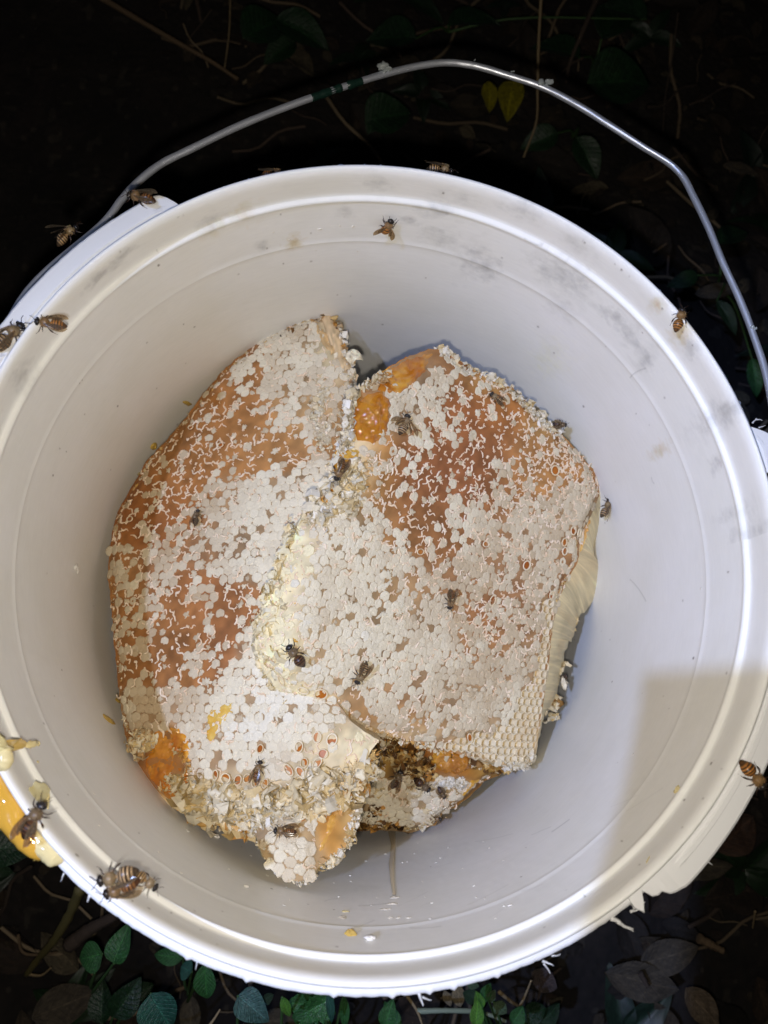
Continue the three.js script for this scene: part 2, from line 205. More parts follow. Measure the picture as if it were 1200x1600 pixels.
const field = (L, base, w0 = 0.12) => (x, y) => { let n = base * w0, d = w0; for (const [bx, by, rx, ry, v] of L) { const q = ((x - bx) / rx) ** 2 + ((y - by) / ry) ** 2; if (q < 9) { const w = Math.exp(-q * 1.2); n += w * v; d += w; } } return n / d; };
const cfield = (L, base, w0 = 0.12) => { const f = [0, 1, 2].map((k) => field(L.map((b) => [b[0], b[1], b[2], b[3], b[4][k]]), base[k], w0)); return (x, y) => f.map((q) => q(x, y)); };
// a wax cap: an uneven dome over one cell
const hexR = (a, ap, lim) => ap / Math.max(lim, Math.cos(((a % (Math.PI / 3)) + Math.PI / 3) % (Math.PI / 3) - Math.PI / 6));
const capShapes = [...Array(30)].map((_, s) => {
  const n = 20, pos = [], idx = [], uv = [], off = rr(0, 90), tall = rr(0.8, 1.25), lx = rr(-0.05, 0.05), lz = rr(-0.07, 0.05), sunk = s % 5 === 0 ? rr(0.0002, 0.0004) : 0, nk = [1.57 + rr(-0.75, 0.75), s % 3 === 0 ? rr(0, 6.28) : 1.57 + rr(-0.9, 0.9)], nd = [s % 5 ? rr(0.2, 0.42) : 0, s % 2 ? rr(0.15, 0.35) : 0], ou = rr(0, 1), ov = rr(0, 1);
  const L = [[1.0, -0.0006], [1.0, 0.00016], [0.93, 0.00034], [0.72, 0.00042], [0.42, 0.00045 - sunk * 0.5], [0.0, 0.00045 - sunk]];
  L.forEach(([k, y], r) => { const m = r === 5 ? 1 : n; for (let i = 0; i < m; i++) { const a = i / n * 2 * Math.PI, ca = Math.cos(a), sa = Math.sin(a); let R = hexR(a + Math.PI / 6, 0.00266, 0.905) * (1 + 0.12 * vn(ca * 1.7 + off, sa * 1.7, 1)); nk.forEach((q, w) => { R *= 1 - nd[w] * Math.exp(-(((Math.abs(((a - q + 9.4248 + 6.2832) % 6.2832) - 3.1416)) / 0.30) ** 2)); }); const x = ca * R * k, z = sa * R * k; pos.push(x, y * tall + (r ? lx * x + lz * z + 0.00012 * vn(x * 1500 + off, z * 1500, r) : 0), z); uv.push(ou + x * 42, ov + z * 42); } });
  for (let r = 0; r < 4; r++) for (let i = 0; i < n; i++) { const a = r * n + i, b = r * n + (i + 1) % n; idx.push(a, a + n, b, b, a + n, b + n); }
  for (let i = 0; i < n; i++) idx.push(4 * n + i, 5 * n, 4 * n + (i + 1) % n);
  return geo(pos, idx, { uv });
});
// broken caps: what is left of a cap with a ragged, eaten outline
const scrapShapes = [...Array(14)].map(() => {
  const n = 16, pos = [], idx = [], uv = [], off = rr(0, 90), dir = rr(0, 6.28);
  const L = [[1.05, -0.0005], [1, 0.00012], [0.75, 0.0004], [0.35, 0.00046], [0, 0.0004]];
  L.forEach(([k, y], r) => { const m = r === 4 ? 1 : n; for (let i = 0; i < m; i++) { const a = i / n * 2 * Math.PI, ca = Math.cos(a), sa = Math.sin(a), R = hexR(a, 0.0025, 0.92) * clamp(0.72 + 0.42 * Math.cos(a - dir) + 0.5 * vn(ca * 2.6 + off, sa * 2.6, 1), 0.22, 1.08), x = ca * R * k, z = sa * R * k; pos.push(x, y + (r ? 0.0002 * vn(x * 1300 + off, z * 1300, r) : 0), z); uv.push(x * 42, z * 42); } });
  for (let r = 0; r < 3; r++) for (let i = 0; i < n; i++) { const a = r * n + i, b = r * n + (i + 1) % n; idx.push(a, a + n, b, b, a + n, b + n); }
  for (let i = 0; i < n; i++) idx.push(3 * n + i, 4 * n, 3 * n + (i + 1) % n);
  return geo(pos, idx, { uv });
});
// thin crusts of wax that run over several cells
const crustShapes = [...Array(16)].map(() => {
  const n = 26, pos = [], idx = [], uv = [], off = rr(0, 90), el = rr(0.6, 1.0);
  const L = [[1.03, -0.0004], [1, 0.00006], [0.9, 0.00022], [0.6, 0.00028], [0.3, 0.00030], [0, 0.0003]];
  L.forEach(([k, y], r) => { const m = r === 5 ? 1 : n; for (let i = 0; i < m; i++) { const a = i / n * 2 * Math.PI, ca = Math.cos(a), sa = Math.sin(a), R = 0.0052 * clamp(0.62 + 0.6 * fbm(ca * 1.3 + off, sa * 1.3, 1, 2) * 1.5 + 0.34 * vn(ca * 4.4 + off, sa * 4.4, 4), 0.18, 1.3), x = ca * R * k, z = sa * R * k * el; pos.push(x, y + (r > 1 ? 0.00022 * vn(x * 500 + off, z * 500, 3) + 0.00008 * vn(x * 1700, z * 1700 + off, r) : 0), z); uv.push(x * 42, z * 42); } });
  for (let r = 0; r < 4; r++) for (let i = 0; i < n; i++) { const a = r * n + i, b = r * n + (i + 1) % n; idx.push(a, a + n, b, b, a + n, b + n); }
  for (let i = 0; i < n; i++) idx.push(4 * n + i, 5 * n, 4 * n + (i + 1) % n);
  return geo(pos, idx, { uv });
});
// ridges of raised wax along cell walls
const ridgeShapes = [...Array(24)].map((_, s) => {
  const L = 0.0029 * (s < 8 ? rr(0.35, 0.7) : s < 16 ? rr(0.8, 1.3) : rr(1.5, 2.3)), n = s < 16 ? 5 : 8, bend = rr(-1, 1) * 0.0010, b2 = rr(-1, 1) * 0.0007, pts = [];
  for (let i = 0; i <= n; i++) { const t = i / n - 0.5; pts.push([t * L, 0.00016 + 0.00012 * vn(i * 0.9, s), bend * (1 - 4 * t * t) + b2 * Math.sin(t * 8) + rr(-1, 1) * 0.0001]); }
  const w = rr(0.00034, 0.00052); return tube(pts, (t) => w * (0.45 + 0.6 * Math.sin(Math.PI * clamp(t, 0.12, 0.88)) + 0.35 * vn(t * 5, s, 3)), 6, n * 3);
});
const lumpShapes = [...Array(14)].map(() => noisyBlob(1, 2, 0.62, [rr(0.6, 1.4), rr(0.4, 0.8), rr(0.5, 1.2)], 2.3));
const flakeShapes = [...Array(10)].map(() => { const pos = [], idx = [], N = 4, s = rr(0, 50); for (let j = 0; j <= N; j++) for (let i = 0; i <= N; i++) { const u = i / N - 0.5, v = j / N - 0.5, k = 1 + 0.7 * vn(u * 3 + s, v * 3, 1); pos.push(u * 2 * k, 0.5 * fbm(u * 3 + s, v * 3, 4, 3) * 2, v * 1.5 * k); } for (let j = 0; j < N; j++) for (let i = 0; i < N; i++) { const a = j * (N + 1) + i; idx.push(a, a + N + 1, a + 1, a + 1, a + N + 1, a + N + 2); } return geo(pos, idx); });
const brokenCells = [...Array(10)].map(() => { const k = 3 + Math.floor(rnd() * 3), pos = [], idx = [], hh = [...Array(k + 1)].map(() => rr(0.7, 1.9)), n = 3; for (let i = 0; i <= k; i++) for (let j = 0; j <= n; j++) { const a = i * Math.PI / 3, t = j / n, r = 1.25 + 0.12 * t + 0.1 * vn(i * 3.1, j, k); pos.push(r * Math.cos(a), -0.7 + hh[i] * t * 1.3, r * Math.sin(a)); } for (let i = 0; i < k; i++) for (let j = 0; j < n; j++) { const a = i * (n + 1) + j, b = a + n + 1; idx.push(a, b, a + 1, a + 1, b, b + 1); } const g = geo(pos, idx).toNonIndexed(); g.computeVertexNormals(); g.setIndex([...Array(g.attributes.position.count).keys()]); return g; });
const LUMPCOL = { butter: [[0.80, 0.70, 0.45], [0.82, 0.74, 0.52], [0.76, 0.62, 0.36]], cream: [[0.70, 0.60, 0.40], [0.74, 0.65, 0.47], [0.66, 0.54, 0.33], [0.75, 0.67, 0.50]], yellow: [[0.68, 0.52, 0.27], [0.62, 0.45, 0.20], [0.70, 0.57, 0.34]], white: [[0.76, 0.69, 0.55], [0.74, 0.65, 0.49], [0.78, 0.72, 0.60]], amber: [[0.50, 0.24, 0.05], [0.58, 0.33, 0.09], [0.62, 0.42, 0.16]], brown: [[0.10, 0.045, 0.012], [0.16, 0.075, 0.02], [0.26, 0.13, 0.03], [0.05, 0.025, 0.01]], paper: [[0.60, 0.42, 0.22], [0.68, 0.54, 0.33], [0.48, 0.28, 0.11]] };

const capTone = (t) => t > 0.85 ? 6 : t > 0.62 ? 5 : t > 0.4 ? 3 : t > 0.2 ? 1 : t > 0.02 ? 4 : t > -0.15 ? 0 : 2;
function makeComb(name, label, o) {
  const A = o.anchors.map((a) => at(...a)); let n = A[1].clone().sub(A[0]).cross(A[2].clone().sub(A[0])).normalize(); if (n.dot(FWD) > 0) n.negate();
  const g = thing(name, label, 'honeycomb', A[0].clone().add(A[1]).add(A[2]).divideScalar(3)); g.quaternion.copy(frameQ(RIGHT, n)); g.updateMatrixWorld(true);
  const inv = g.matrixWorld.clone().invert();
  const onPlane = (px, py, y) => { const d = ray(px, py).transformDirection(inv), c = CAM.clone().applyMatrix4(inv), s = (y - c.y) / d.y; return [c.x + d.x * s, c.z + d.z * s]; };
  let ctr = [0, 0]; const hb = (x, z) => { const X = x - ctr[0], Z = z - ctr[1]; return o.bulge * (0.0072 - X * X - Z * Z) - (o.fall && X > 0 ? o.fall * X * X : 0); };
  const loc = (px, py, lift = 0) => { let q = onPlane(px, py, 0); for (let k = 0; k < 5; k++) q = onPlane(px, py, hb(q[0], q[1]) + lift); return q; };
  ctr = onPlane(...o.centre, 0);
  const pxOf = (x, z) => toPx(new V3(x, hb(x, z), z).applyMatrix4(g.matrixWorld));
  const poly = refine(o.outline.map((q) => loc(q[0], q[1], -o.round)), 0.0022, 0.0009), sd = rr(0, 50);
  const openP = (o.open || []).map((q) => q.map((p) => loc(...p)));
  const ROLL = o.roll ? field(o.roll, 0) : null;
  const h0 = (x, z) => { const d = edgeDist(poly, x, z)[0]; return hb(x, z) - o.round * (1 - sstep(0, 0.009, d)) - (ROLL && d < 0.016 ? ROLL(...pxOf(x, z)) * Math.pow(1 - d / 0.016, 2) : 0) + 0.0011 * fbm(x * 45 + sd, z * 45, 1, 3); };
  const dip = (x, z) => { let k = 0; for (const q of openP) { if (inPoly(q, x, z)) k = Math.max(k, sstep(0, 0.002, edgeDist(q, x, z)[0])); } return k; };
  const h = (x, z) => h0(x, z);
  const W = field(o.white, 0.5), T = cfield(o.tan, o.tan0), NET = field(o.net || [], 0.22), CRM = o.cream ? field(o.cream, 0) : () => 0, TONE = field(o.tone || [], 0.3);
  // base sheet; its brown under white caps paints the shade of their notches
  const step = 0.0010, xs = poly.map((p) => p[0]), zs = poly.map((p) => p[1]), x0 = Math.min(...xs) - step, x1 = Math.max(...xs) + step, z0 = Math.min(...zs) - step, z1 = Math.max(...zs) + step;
  const nx = Math.ceil((x1 - x0) / step), nz = Math.ceil((z1 - z0) / step), ins = [], pos = [], col = [], uv = [], idx = [], id = new Map();
  for (let j = 0; j <= nz; j++) for (let i = 0; i <= nx; i++) ins.push(inPoly(poly, x0 + i * step, z0 + j * step));
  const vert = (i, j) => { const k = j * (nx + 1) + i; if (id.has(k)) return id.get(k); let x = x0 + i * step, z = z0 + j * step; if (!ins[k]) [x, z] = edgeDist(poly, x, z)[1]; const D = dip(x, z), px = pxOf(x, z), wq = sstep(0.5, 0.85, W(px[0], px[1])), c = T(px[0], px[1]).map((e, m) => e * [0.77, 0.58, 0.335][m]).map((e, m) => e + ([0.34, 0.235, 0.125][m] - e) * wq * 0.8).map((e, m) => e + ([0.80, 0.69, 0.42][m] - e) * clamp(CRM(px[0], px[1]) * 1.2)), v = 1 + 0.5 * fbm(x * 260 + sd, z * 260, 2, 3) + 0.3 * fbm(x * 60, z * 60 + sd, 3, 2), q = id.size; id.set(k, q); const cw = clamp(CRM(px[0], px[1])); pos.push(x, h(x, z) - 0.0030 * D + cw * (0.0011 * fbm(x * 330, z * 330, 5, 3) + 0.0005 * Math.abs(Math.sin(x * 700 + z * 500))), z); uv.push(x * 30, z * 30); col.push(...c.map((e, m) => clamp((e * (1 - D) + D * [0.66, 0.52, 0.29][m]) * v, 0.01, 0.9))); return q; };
  for (let j = 0; j < nz; j++) for (let i = 0; i < nx; i++) { const k = j * (nx + 1) + i; if (ins[k] || ins[k + 1] || ins[k + nx + 1] || ins[k + nx + 2]) { const a = vert(i, j), b = vert(i + 1, j), c = vert(i, j + 1), d = vert(i + 1, j + 1); idx.push(a, c, b, b, c, d); } }
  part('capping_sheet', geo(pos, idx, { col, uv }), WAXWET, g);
  // sides
  {
    const K = 7, pos = [], col = [], idx = [], uv = [], m = poly.length; let s = 0; const area = poly.reduce((t, p, i) => { const q = poly[(i + 1) % m]; return t + p[0] * q[1] - q[0] * p[1]; }, 0) > 0 ? 1 : -1, fine = refine(poly, 0.00055), M = fine.length;
    const OUT = field(o.out, 0.002), SC = cfield(o.side, o.side0), dn = new V3(0, -1, 0).applyQuaternion(g.quaternion.clone().invert());
    for (let i = 0; i <= M; i++) { const p = fine[i % M], q = fine[(i + 9) % M], r = fine[(i + M - 9) % M]; let tx = q[0] - r[0], tz = q[1] - r[1]; const l = Math.hypot(tx, tz) || 1; const ox = tz / l * area, oz = -tx / l * area; s += 0.00055; const px = pxOf(p[0], p[1]), out = OUT(px[0], px[1]), top = h(p[0], p[1]) - 0.003 * dip(p[0], p[1]), c0 = SC(px[0], px[1]);
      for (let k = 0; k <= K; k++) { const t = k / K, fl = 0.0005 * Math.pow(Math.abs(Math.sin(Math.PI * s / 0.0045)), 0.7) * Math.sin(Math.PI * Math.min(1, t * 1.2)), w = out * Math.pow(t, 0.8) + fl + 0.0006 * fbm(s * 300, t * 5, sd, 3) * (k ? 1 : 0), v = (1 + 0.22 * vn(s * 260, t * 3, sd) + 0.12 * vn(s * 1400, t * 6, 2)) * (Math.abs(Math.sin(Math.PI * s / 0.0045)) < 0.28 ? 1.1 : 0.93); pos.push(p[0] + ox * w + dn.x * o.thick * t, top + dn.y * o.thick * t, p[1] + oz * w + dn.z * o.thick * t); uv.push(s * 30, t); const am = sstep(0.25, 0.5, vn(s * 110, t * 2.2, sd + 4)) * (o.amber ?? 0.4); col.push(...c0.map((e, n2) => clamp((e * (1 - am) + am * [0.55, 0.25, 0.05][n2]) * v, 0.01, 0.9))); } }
    for (let i = 0; i < M; i++) for (let k = 0; k < K; k++) { const a = i * (K + 1) + k, b = a + K + 1; idx.push(a, b, a + 1, a + 1, b, b + 1); }
    part('cut_side', geo(pos, idx, { col, uv }), WAXV, g);
  }
  // cells
  const p = o.pitch, cr = Math.cos(o.rot), sr = Math.sin(o.rot), cells = [], caps = [], ridges = [], crusts = [];
  const N = Math.ceil(0.3 / p), put = (geoShape, mats, x, z, y, yaw, sc, tx = 0, tz = 0) => ({ g: geoShape, m: mats, x, y, z, yaw, sc, tx, tz, sx: rr(-0.08, 0.05) - (o.stretch || 0) * rr(0, 0.4), sy: rr(-0.3, 0.5), sz: rr(-0.06, 0.08) + (o.stretch || 0) * rr(0, 0.7) });
  const holes = (o.holes || []).map((q) => [...loc(q[0], q[1]), ...q.slice(2)]);
  for (let j = -N; j < N; j++) for (let i = -N; i < N; i++) {
    const a = p * (i + 0.5 * (j & 1)), b = p * 0.866 * j, x = ctr[0] + a * cr - b * sr, z = ctr[1] + a * sr + b * cr; if (!inPoly(poly, x, z)) continue;
    const px = pxOf(x, z), ed = edgeDist(poly, x, z)[0]; if (o.skip && o.skip(px[0], px[1])) continue;
    if (holes.some((q) => Math.hypot(q[0] - x, q[1] - z) < p * 0.62)) continue;
    const D = dip(x, z); if (D > 0.3) { cells.push([x, z]); continue; }
    const crm = CRM(px[0], px[1]), w = crm > 0.5 ? -1 : W(px[0], px[1]) + (o.mott ?? 0.42) * fbm(x * 150 + sd, z * 150, 3, 3) * 1.5 + rr(-0.32, 0.32) - (ed < 0.004 ? 0.12 : 0);
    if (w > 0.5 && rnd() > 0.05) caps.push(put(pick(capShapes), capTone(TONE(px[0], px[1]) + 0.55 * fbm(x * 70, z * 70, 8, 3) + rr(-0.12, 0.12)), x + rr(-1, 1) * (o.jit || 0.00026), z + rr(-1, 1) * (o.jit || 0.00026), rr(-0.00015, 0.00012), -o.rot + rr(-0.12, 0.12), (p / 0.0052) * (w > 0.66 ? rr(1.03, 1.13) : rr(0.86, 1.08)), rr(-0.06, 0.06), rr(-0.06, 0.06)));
    else if (w > 0.34 && rnd() < 0.62) caps.push(put(pick(scrapShapes), pick([1, 3, 3, 5, 5]), x + rr(-1, 1) * 0.0005, z + rr(-1, 1) * 0.0005, 0, rr(0, 6.3), (p / 0.0051) * rr(0.6, 1.1), rr(-0.1, 0.1), rr(-0.1, 0.1)));
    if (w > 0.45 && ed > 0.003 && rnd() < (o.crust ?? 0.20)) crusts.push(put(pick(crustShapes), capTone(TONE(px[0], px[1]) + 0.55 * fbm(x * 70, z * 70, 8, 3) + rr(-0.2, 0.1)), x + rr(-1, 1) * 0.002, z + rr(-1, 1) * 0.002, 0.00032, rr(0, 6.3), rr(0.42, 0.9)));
    if (crm > 0.5 && rnd() < 0.55) caps.push(put(pick(rnd() < 0.5 ? scrapShapes : capShapes), pick([7, 7, 2]), x + rr(-1, 1) * 0.001, z + rr(-1, 1) * 0.001, 0.0003, rr(0, 6.3), (p / 0.0051) * rr(0.7, 1.25), rr(-0.3, 0.3), rr(-0.3, 0.3)));
    const nb = crm > 0.5 ? 0.6 : NET(px[0], px[1]); if (w < 0.62 || rnd() < 0.35) for (let e = 0; e < 3; e++) { if (rnd() > nb) continue; const an = (e * 60 + (o.hexTurn || 0)) * Math.PI / 180 + o.rot, ex = x + Math.cos(an) * p * 0.5, ez = z + Math.sin(an) * p * 0.5; if (!inPoly(poly, ex, ez)) continue; ridges.push(put(ridgeShapes[rnd() < 0.3 ? 16 + Math.floor(rnd() * 8) : Math.floor(rnd() * 16)], Math.floor(rnd() * 3), ex + rr(-1, 1) * 0.0006, ez + rr(-1, 1) * 0.0006, w > 0.5 ? 0.0005 : 0, -an + Math.PI / 2 + rr(-0.4, 0.4), (p / 0.0051) * rr(0.85, 1.2))); }
  }
  const place = (m, q) => { const e = 0.0012, gx = (h(q.x + e, q.z) - h(q.x - e, q.z)) / (2 * e), gz = (h(q.x, q.z + e) - h(q.x, q.z - e)) / (2 * e); const Q = frameQ(new V3(Math.cos(q.yaw), 0, -Math.sin(q.yaw)), new V3(-gx + q.tz, 1, -gz + q.tx)); m.position.set(q.x, h(q.x, q.z) + q.y, q.z); m.quaternion.copy(Q); m.scale.set(q.sc * (1 + (q.sx || 0)), q.sc * (1 + (q.sy || 0)), q.sc * (1 + (q.sz || 0))); };
  const emit = (list, one, many, mats, top) => { list.sort((a, b) => b.sc * b.g.boundingSphere.radius - a.sc * a.g.boundingSphere.radius); const rest = mats.map(() => []); list.forEach((q, i) => { if (i < top) place(part(one, q.g, mats[q.m], g), q); else { const d = new THREE.Object3D(); place(d, q); d.updateMatrix(); rest[q.m].push(q.g.clone().applyMatrix4(d.matrix)); } }); rest.forEach((L, k) => { if (L.length) part(many, merge(L), mats[k], g, 'stuff'); }); };
  for (const s of [...capShapes, ...scrapShapes, ...ridgeShapes, ...crustShapes]) s.computeBoundingSphere();
  emit(caps, 'wax_cap', 'small_wax_caps', CAPS, o.capTop ?? 300); emit(crusts, 'wax_crust', 'small_wax_crusts', CAPS, o.crustTop ?? 160); emit(ridges, 'wax_ridge', 'small_wax_ridges', RIDGES, o.ridgeTop ?? 160);
  // open empty cells with standing walls
  const hexTube = (hh) => { const pos = [], idx = [], ro = p / 1.732, th = 0.00026; for (const [r, y] of [[ro - th * 1.6, -0.0006], [ro - th, hh], [ro, hh + 0.00008], [ro + th, hh], [ro + th, -0.0004]]) for (let k = 0; k < 6; k++) { const a = k * Math.PI / 3 + Math.PI / 6; pos.push(r * Math.cos(a), y, r * Math.sin(a)); } for (let r = 0; r < 4; r++) for (let k = 0; k < 6; k++) { const a = r * 6 + k, b = r * 6 + (k + 1) % 6; idx.push(a, a + 6, b, b, a + 6, b + 6); } const gg = geo(pos, idx).toNonIndexed(); gg.computeVertexNormals(); return gg; };
  const tubes = [hexTube(0.0024), hexTube(0.0029), hexTube(0.0033)];
  for (const [x, z] of cells) { const m = part('open_cell', pick(tubes), pick(CELLWAX), g); m.position.set(x + rr(-1, 1) * 0.0001, h(x, z) - 0.003, z + rr(-1, 1) * 0.0001); m.rotation.set(rr(-0.06, 0.06), -o.rot, rr(-0.06, 0.06) + (o.lean || 0)); }
  // cells that stand open with honey in them
  const rim = new THREE.TorusGeometry(0.00218, 0.00032, 7, 14); rim.rotateX(Math.PI / 2); const disc = new THREE.CircleGeometry(0.0022, 14); disc.rotateX(-Math.PI / 2);
  for (const [x, z, s, sq, turn, c] of holes) { const m = part('open_cell', rim, pick(CELLWAX), g); place(m, { x, z, y: 0.0013, yaw: turn, tx: 0, tz: 0, sc: 1 }); m.scale.set(s, 1.3, s * sq); const d = part('honey', disc, CELLHONEY[c], m); d.position.y = -0.0008; d.rotation.set(rr(-0.2, 0.2), 0, rr(-0.2, 0.2)); }
  // things made to lie on this comb
  const surf = (px, py, lift = 0) => { let q = loc(px, py); const w = new V3(); for (let k = 0; k < 4; k++) { w.set(q[0], h(q[0], q[1]) + lift, q[1]).applyMatrix4(g.matrixWorld); const e = toPx(w), c = pxOf(q[0], q[1]); q = loc(c[0] + px - e[0], c[1] + py - e[1]); } const e = 0.002; const nn = new V3(-(h(q[0] + e, q[1]) - h(q[0] - e, q[1])) / (2 * e), 1, -(h(q[0], q[1] + e) - h(q[0], q[1] - e)) / (2 * e)).normalize().applyQuaternion(g.quaternion); w.set(q[0], h(q[0], q[1]) + lift, q[1]).applyMatrix4(g.matrixWorld); return { p: w, n: nn, l: [q[0], h(q[0], q[1]) + lift, q[1]] }; };
  // a patch of bared honey: glossy, lumpy, with an uneven outline
  const honey = (outline, cols, rise = 0.0012, amp = 0.0012, nm = 'honey_patch') => {
    const Q = refine(outline.map((q) => loc(...q)), 0.0016, 0.0012), st = 0.0007, X = Q.map((q) => q[0]), Z = Q.map((q) => q[1]), a0 = Math.min(...X), b0 = Math.min(...Z), I = Math.ceil((Math.max(...X) - a0) / st) + 1, J = Math.ceil((Math.max(...Z) - b0) / st) + 1, id = new Map(), pos = [], col = [], uv = [], idx = [], s = rr(0, 90);
    const inn = (i, j) => inPoly(Q, a0 + i * st, b0 + j * st);
    const vt = (i, j) => { const k = j * 9999 + i; if (id.has(k)) return id.get(k); let x = a0 + i * st, z = b0 + j * st; if (!inn(i, j)) [x, z] = edgeDist(Q, x, z)[1]; const e = sstep(0, 0.0035, edgeDist(Q, x, z)[0]), nn = fbm(x * 160 + s, z * 160, 2, 4), v = clamp(0.42 + 0.9 * fbm(x * 110 + s, z * 110, 9, 4) + 0.5 * fbm(x * 420, z * 420 + s, 3, 2)), c = cols[0].map((q, m) => q + (cols[1][m] - q) * v); pos.push(x, h(x, z) - 0.0006 + e * (rise + amp * nn * 0.9 + 0.0005 * vn(x * 520 + s, z * 520, 4) + 0.0004 * vn(x * 1100 + s, z * 1100, 6)), z); uv.push(x * 60, z * 60); col.push(...c); const q = id.size; id.set(k, q); return q; };
    for (let j = -1; j < J; j++) for (let i = -1; i < I; i++) if (inn(i, j) || inn(i + 1, j) || inn(i, j + 1) || inn(i + 1, j + 1)) { const a = vt(i, j), b = vt(i + 1, j), c = vt(i, j + 1), d = vt(i + 1, j + 1); idx.push(a, c, b, b, c, d); }
    return part(nm, geo(pos, idx, { col, uv }), HONEY, g);
  };
  // broken wax scattered along a line: the large pieces one by one, the rest together
  const crumble = (line, n, spread, s0, s1, cols, drop = 0, mat = WAXV) => {
    const L = line.map((q) => loc(...q)), rest = []; let keep = 0;
    n = Math.round(n * 2.1); s1 *= 0.86; s0 *= 0.75; for (let i = 0; i < n; i++) { const t = rnd() * (L.length - 1), k = Math.floor(t), f = t - k, x = L[k][0] + (L[k + 1][0] - L[k][0]) * f + rr(-1, 1) * spread, z = L[k][1] + (L[k + 1][1] - L[k][1]) * f + rr(-1, 1) * spread, kind = rnd(), flake = kind < 0.34, cell = kind > 0.58, s = s0 + (s1 - s0) * Math.pow(rnd(), 2.2), src = flake ? pick(flakeShapes) : cell ? pick(brokenCells) : pick(lumpShapes), c = pick(cols), cv = rr(0.8, 1.08), gg = tint(src.clone(), c.map((e) => clamp(e * cv, 0, 0.9))), d = new THREE.Object3D(); d.position.set(x, h(x, z) - rnd() * Math.max(0, drop) + Math.max(0, -drop) + s * 0.2, z); d.rotation.set(rr(-0.9, 0.9), rr(0, 6.3), rr(-0.9, 0.9)); d.scale.set(s, s * rr(0.7, 1.1), s * rr(0.6, 1.2)); d.updateMatrix();
      if (s > 0.0015 && keep < 60) { keep++; const m = part(flake ? 'wax_flake' : cell ? 'broken_cell' : 'wax_lump', gg, mat, g); m.position.copy(d.position); m.rotation.copy(d.rotation); m.scale.copy(d.scale); } else { gg.applyMatrix4(d.matrix); rest.push(gg); } }
    if (rest.length) part('crumbled_wax', merge(rest), mat, g, 'stuff');
  };
  return { g, loc, pxOf, h, surf, honey, crumble };
}
const C = LUMPCOL, mixC = (...k) => k.flatMap((q) => C[q]);

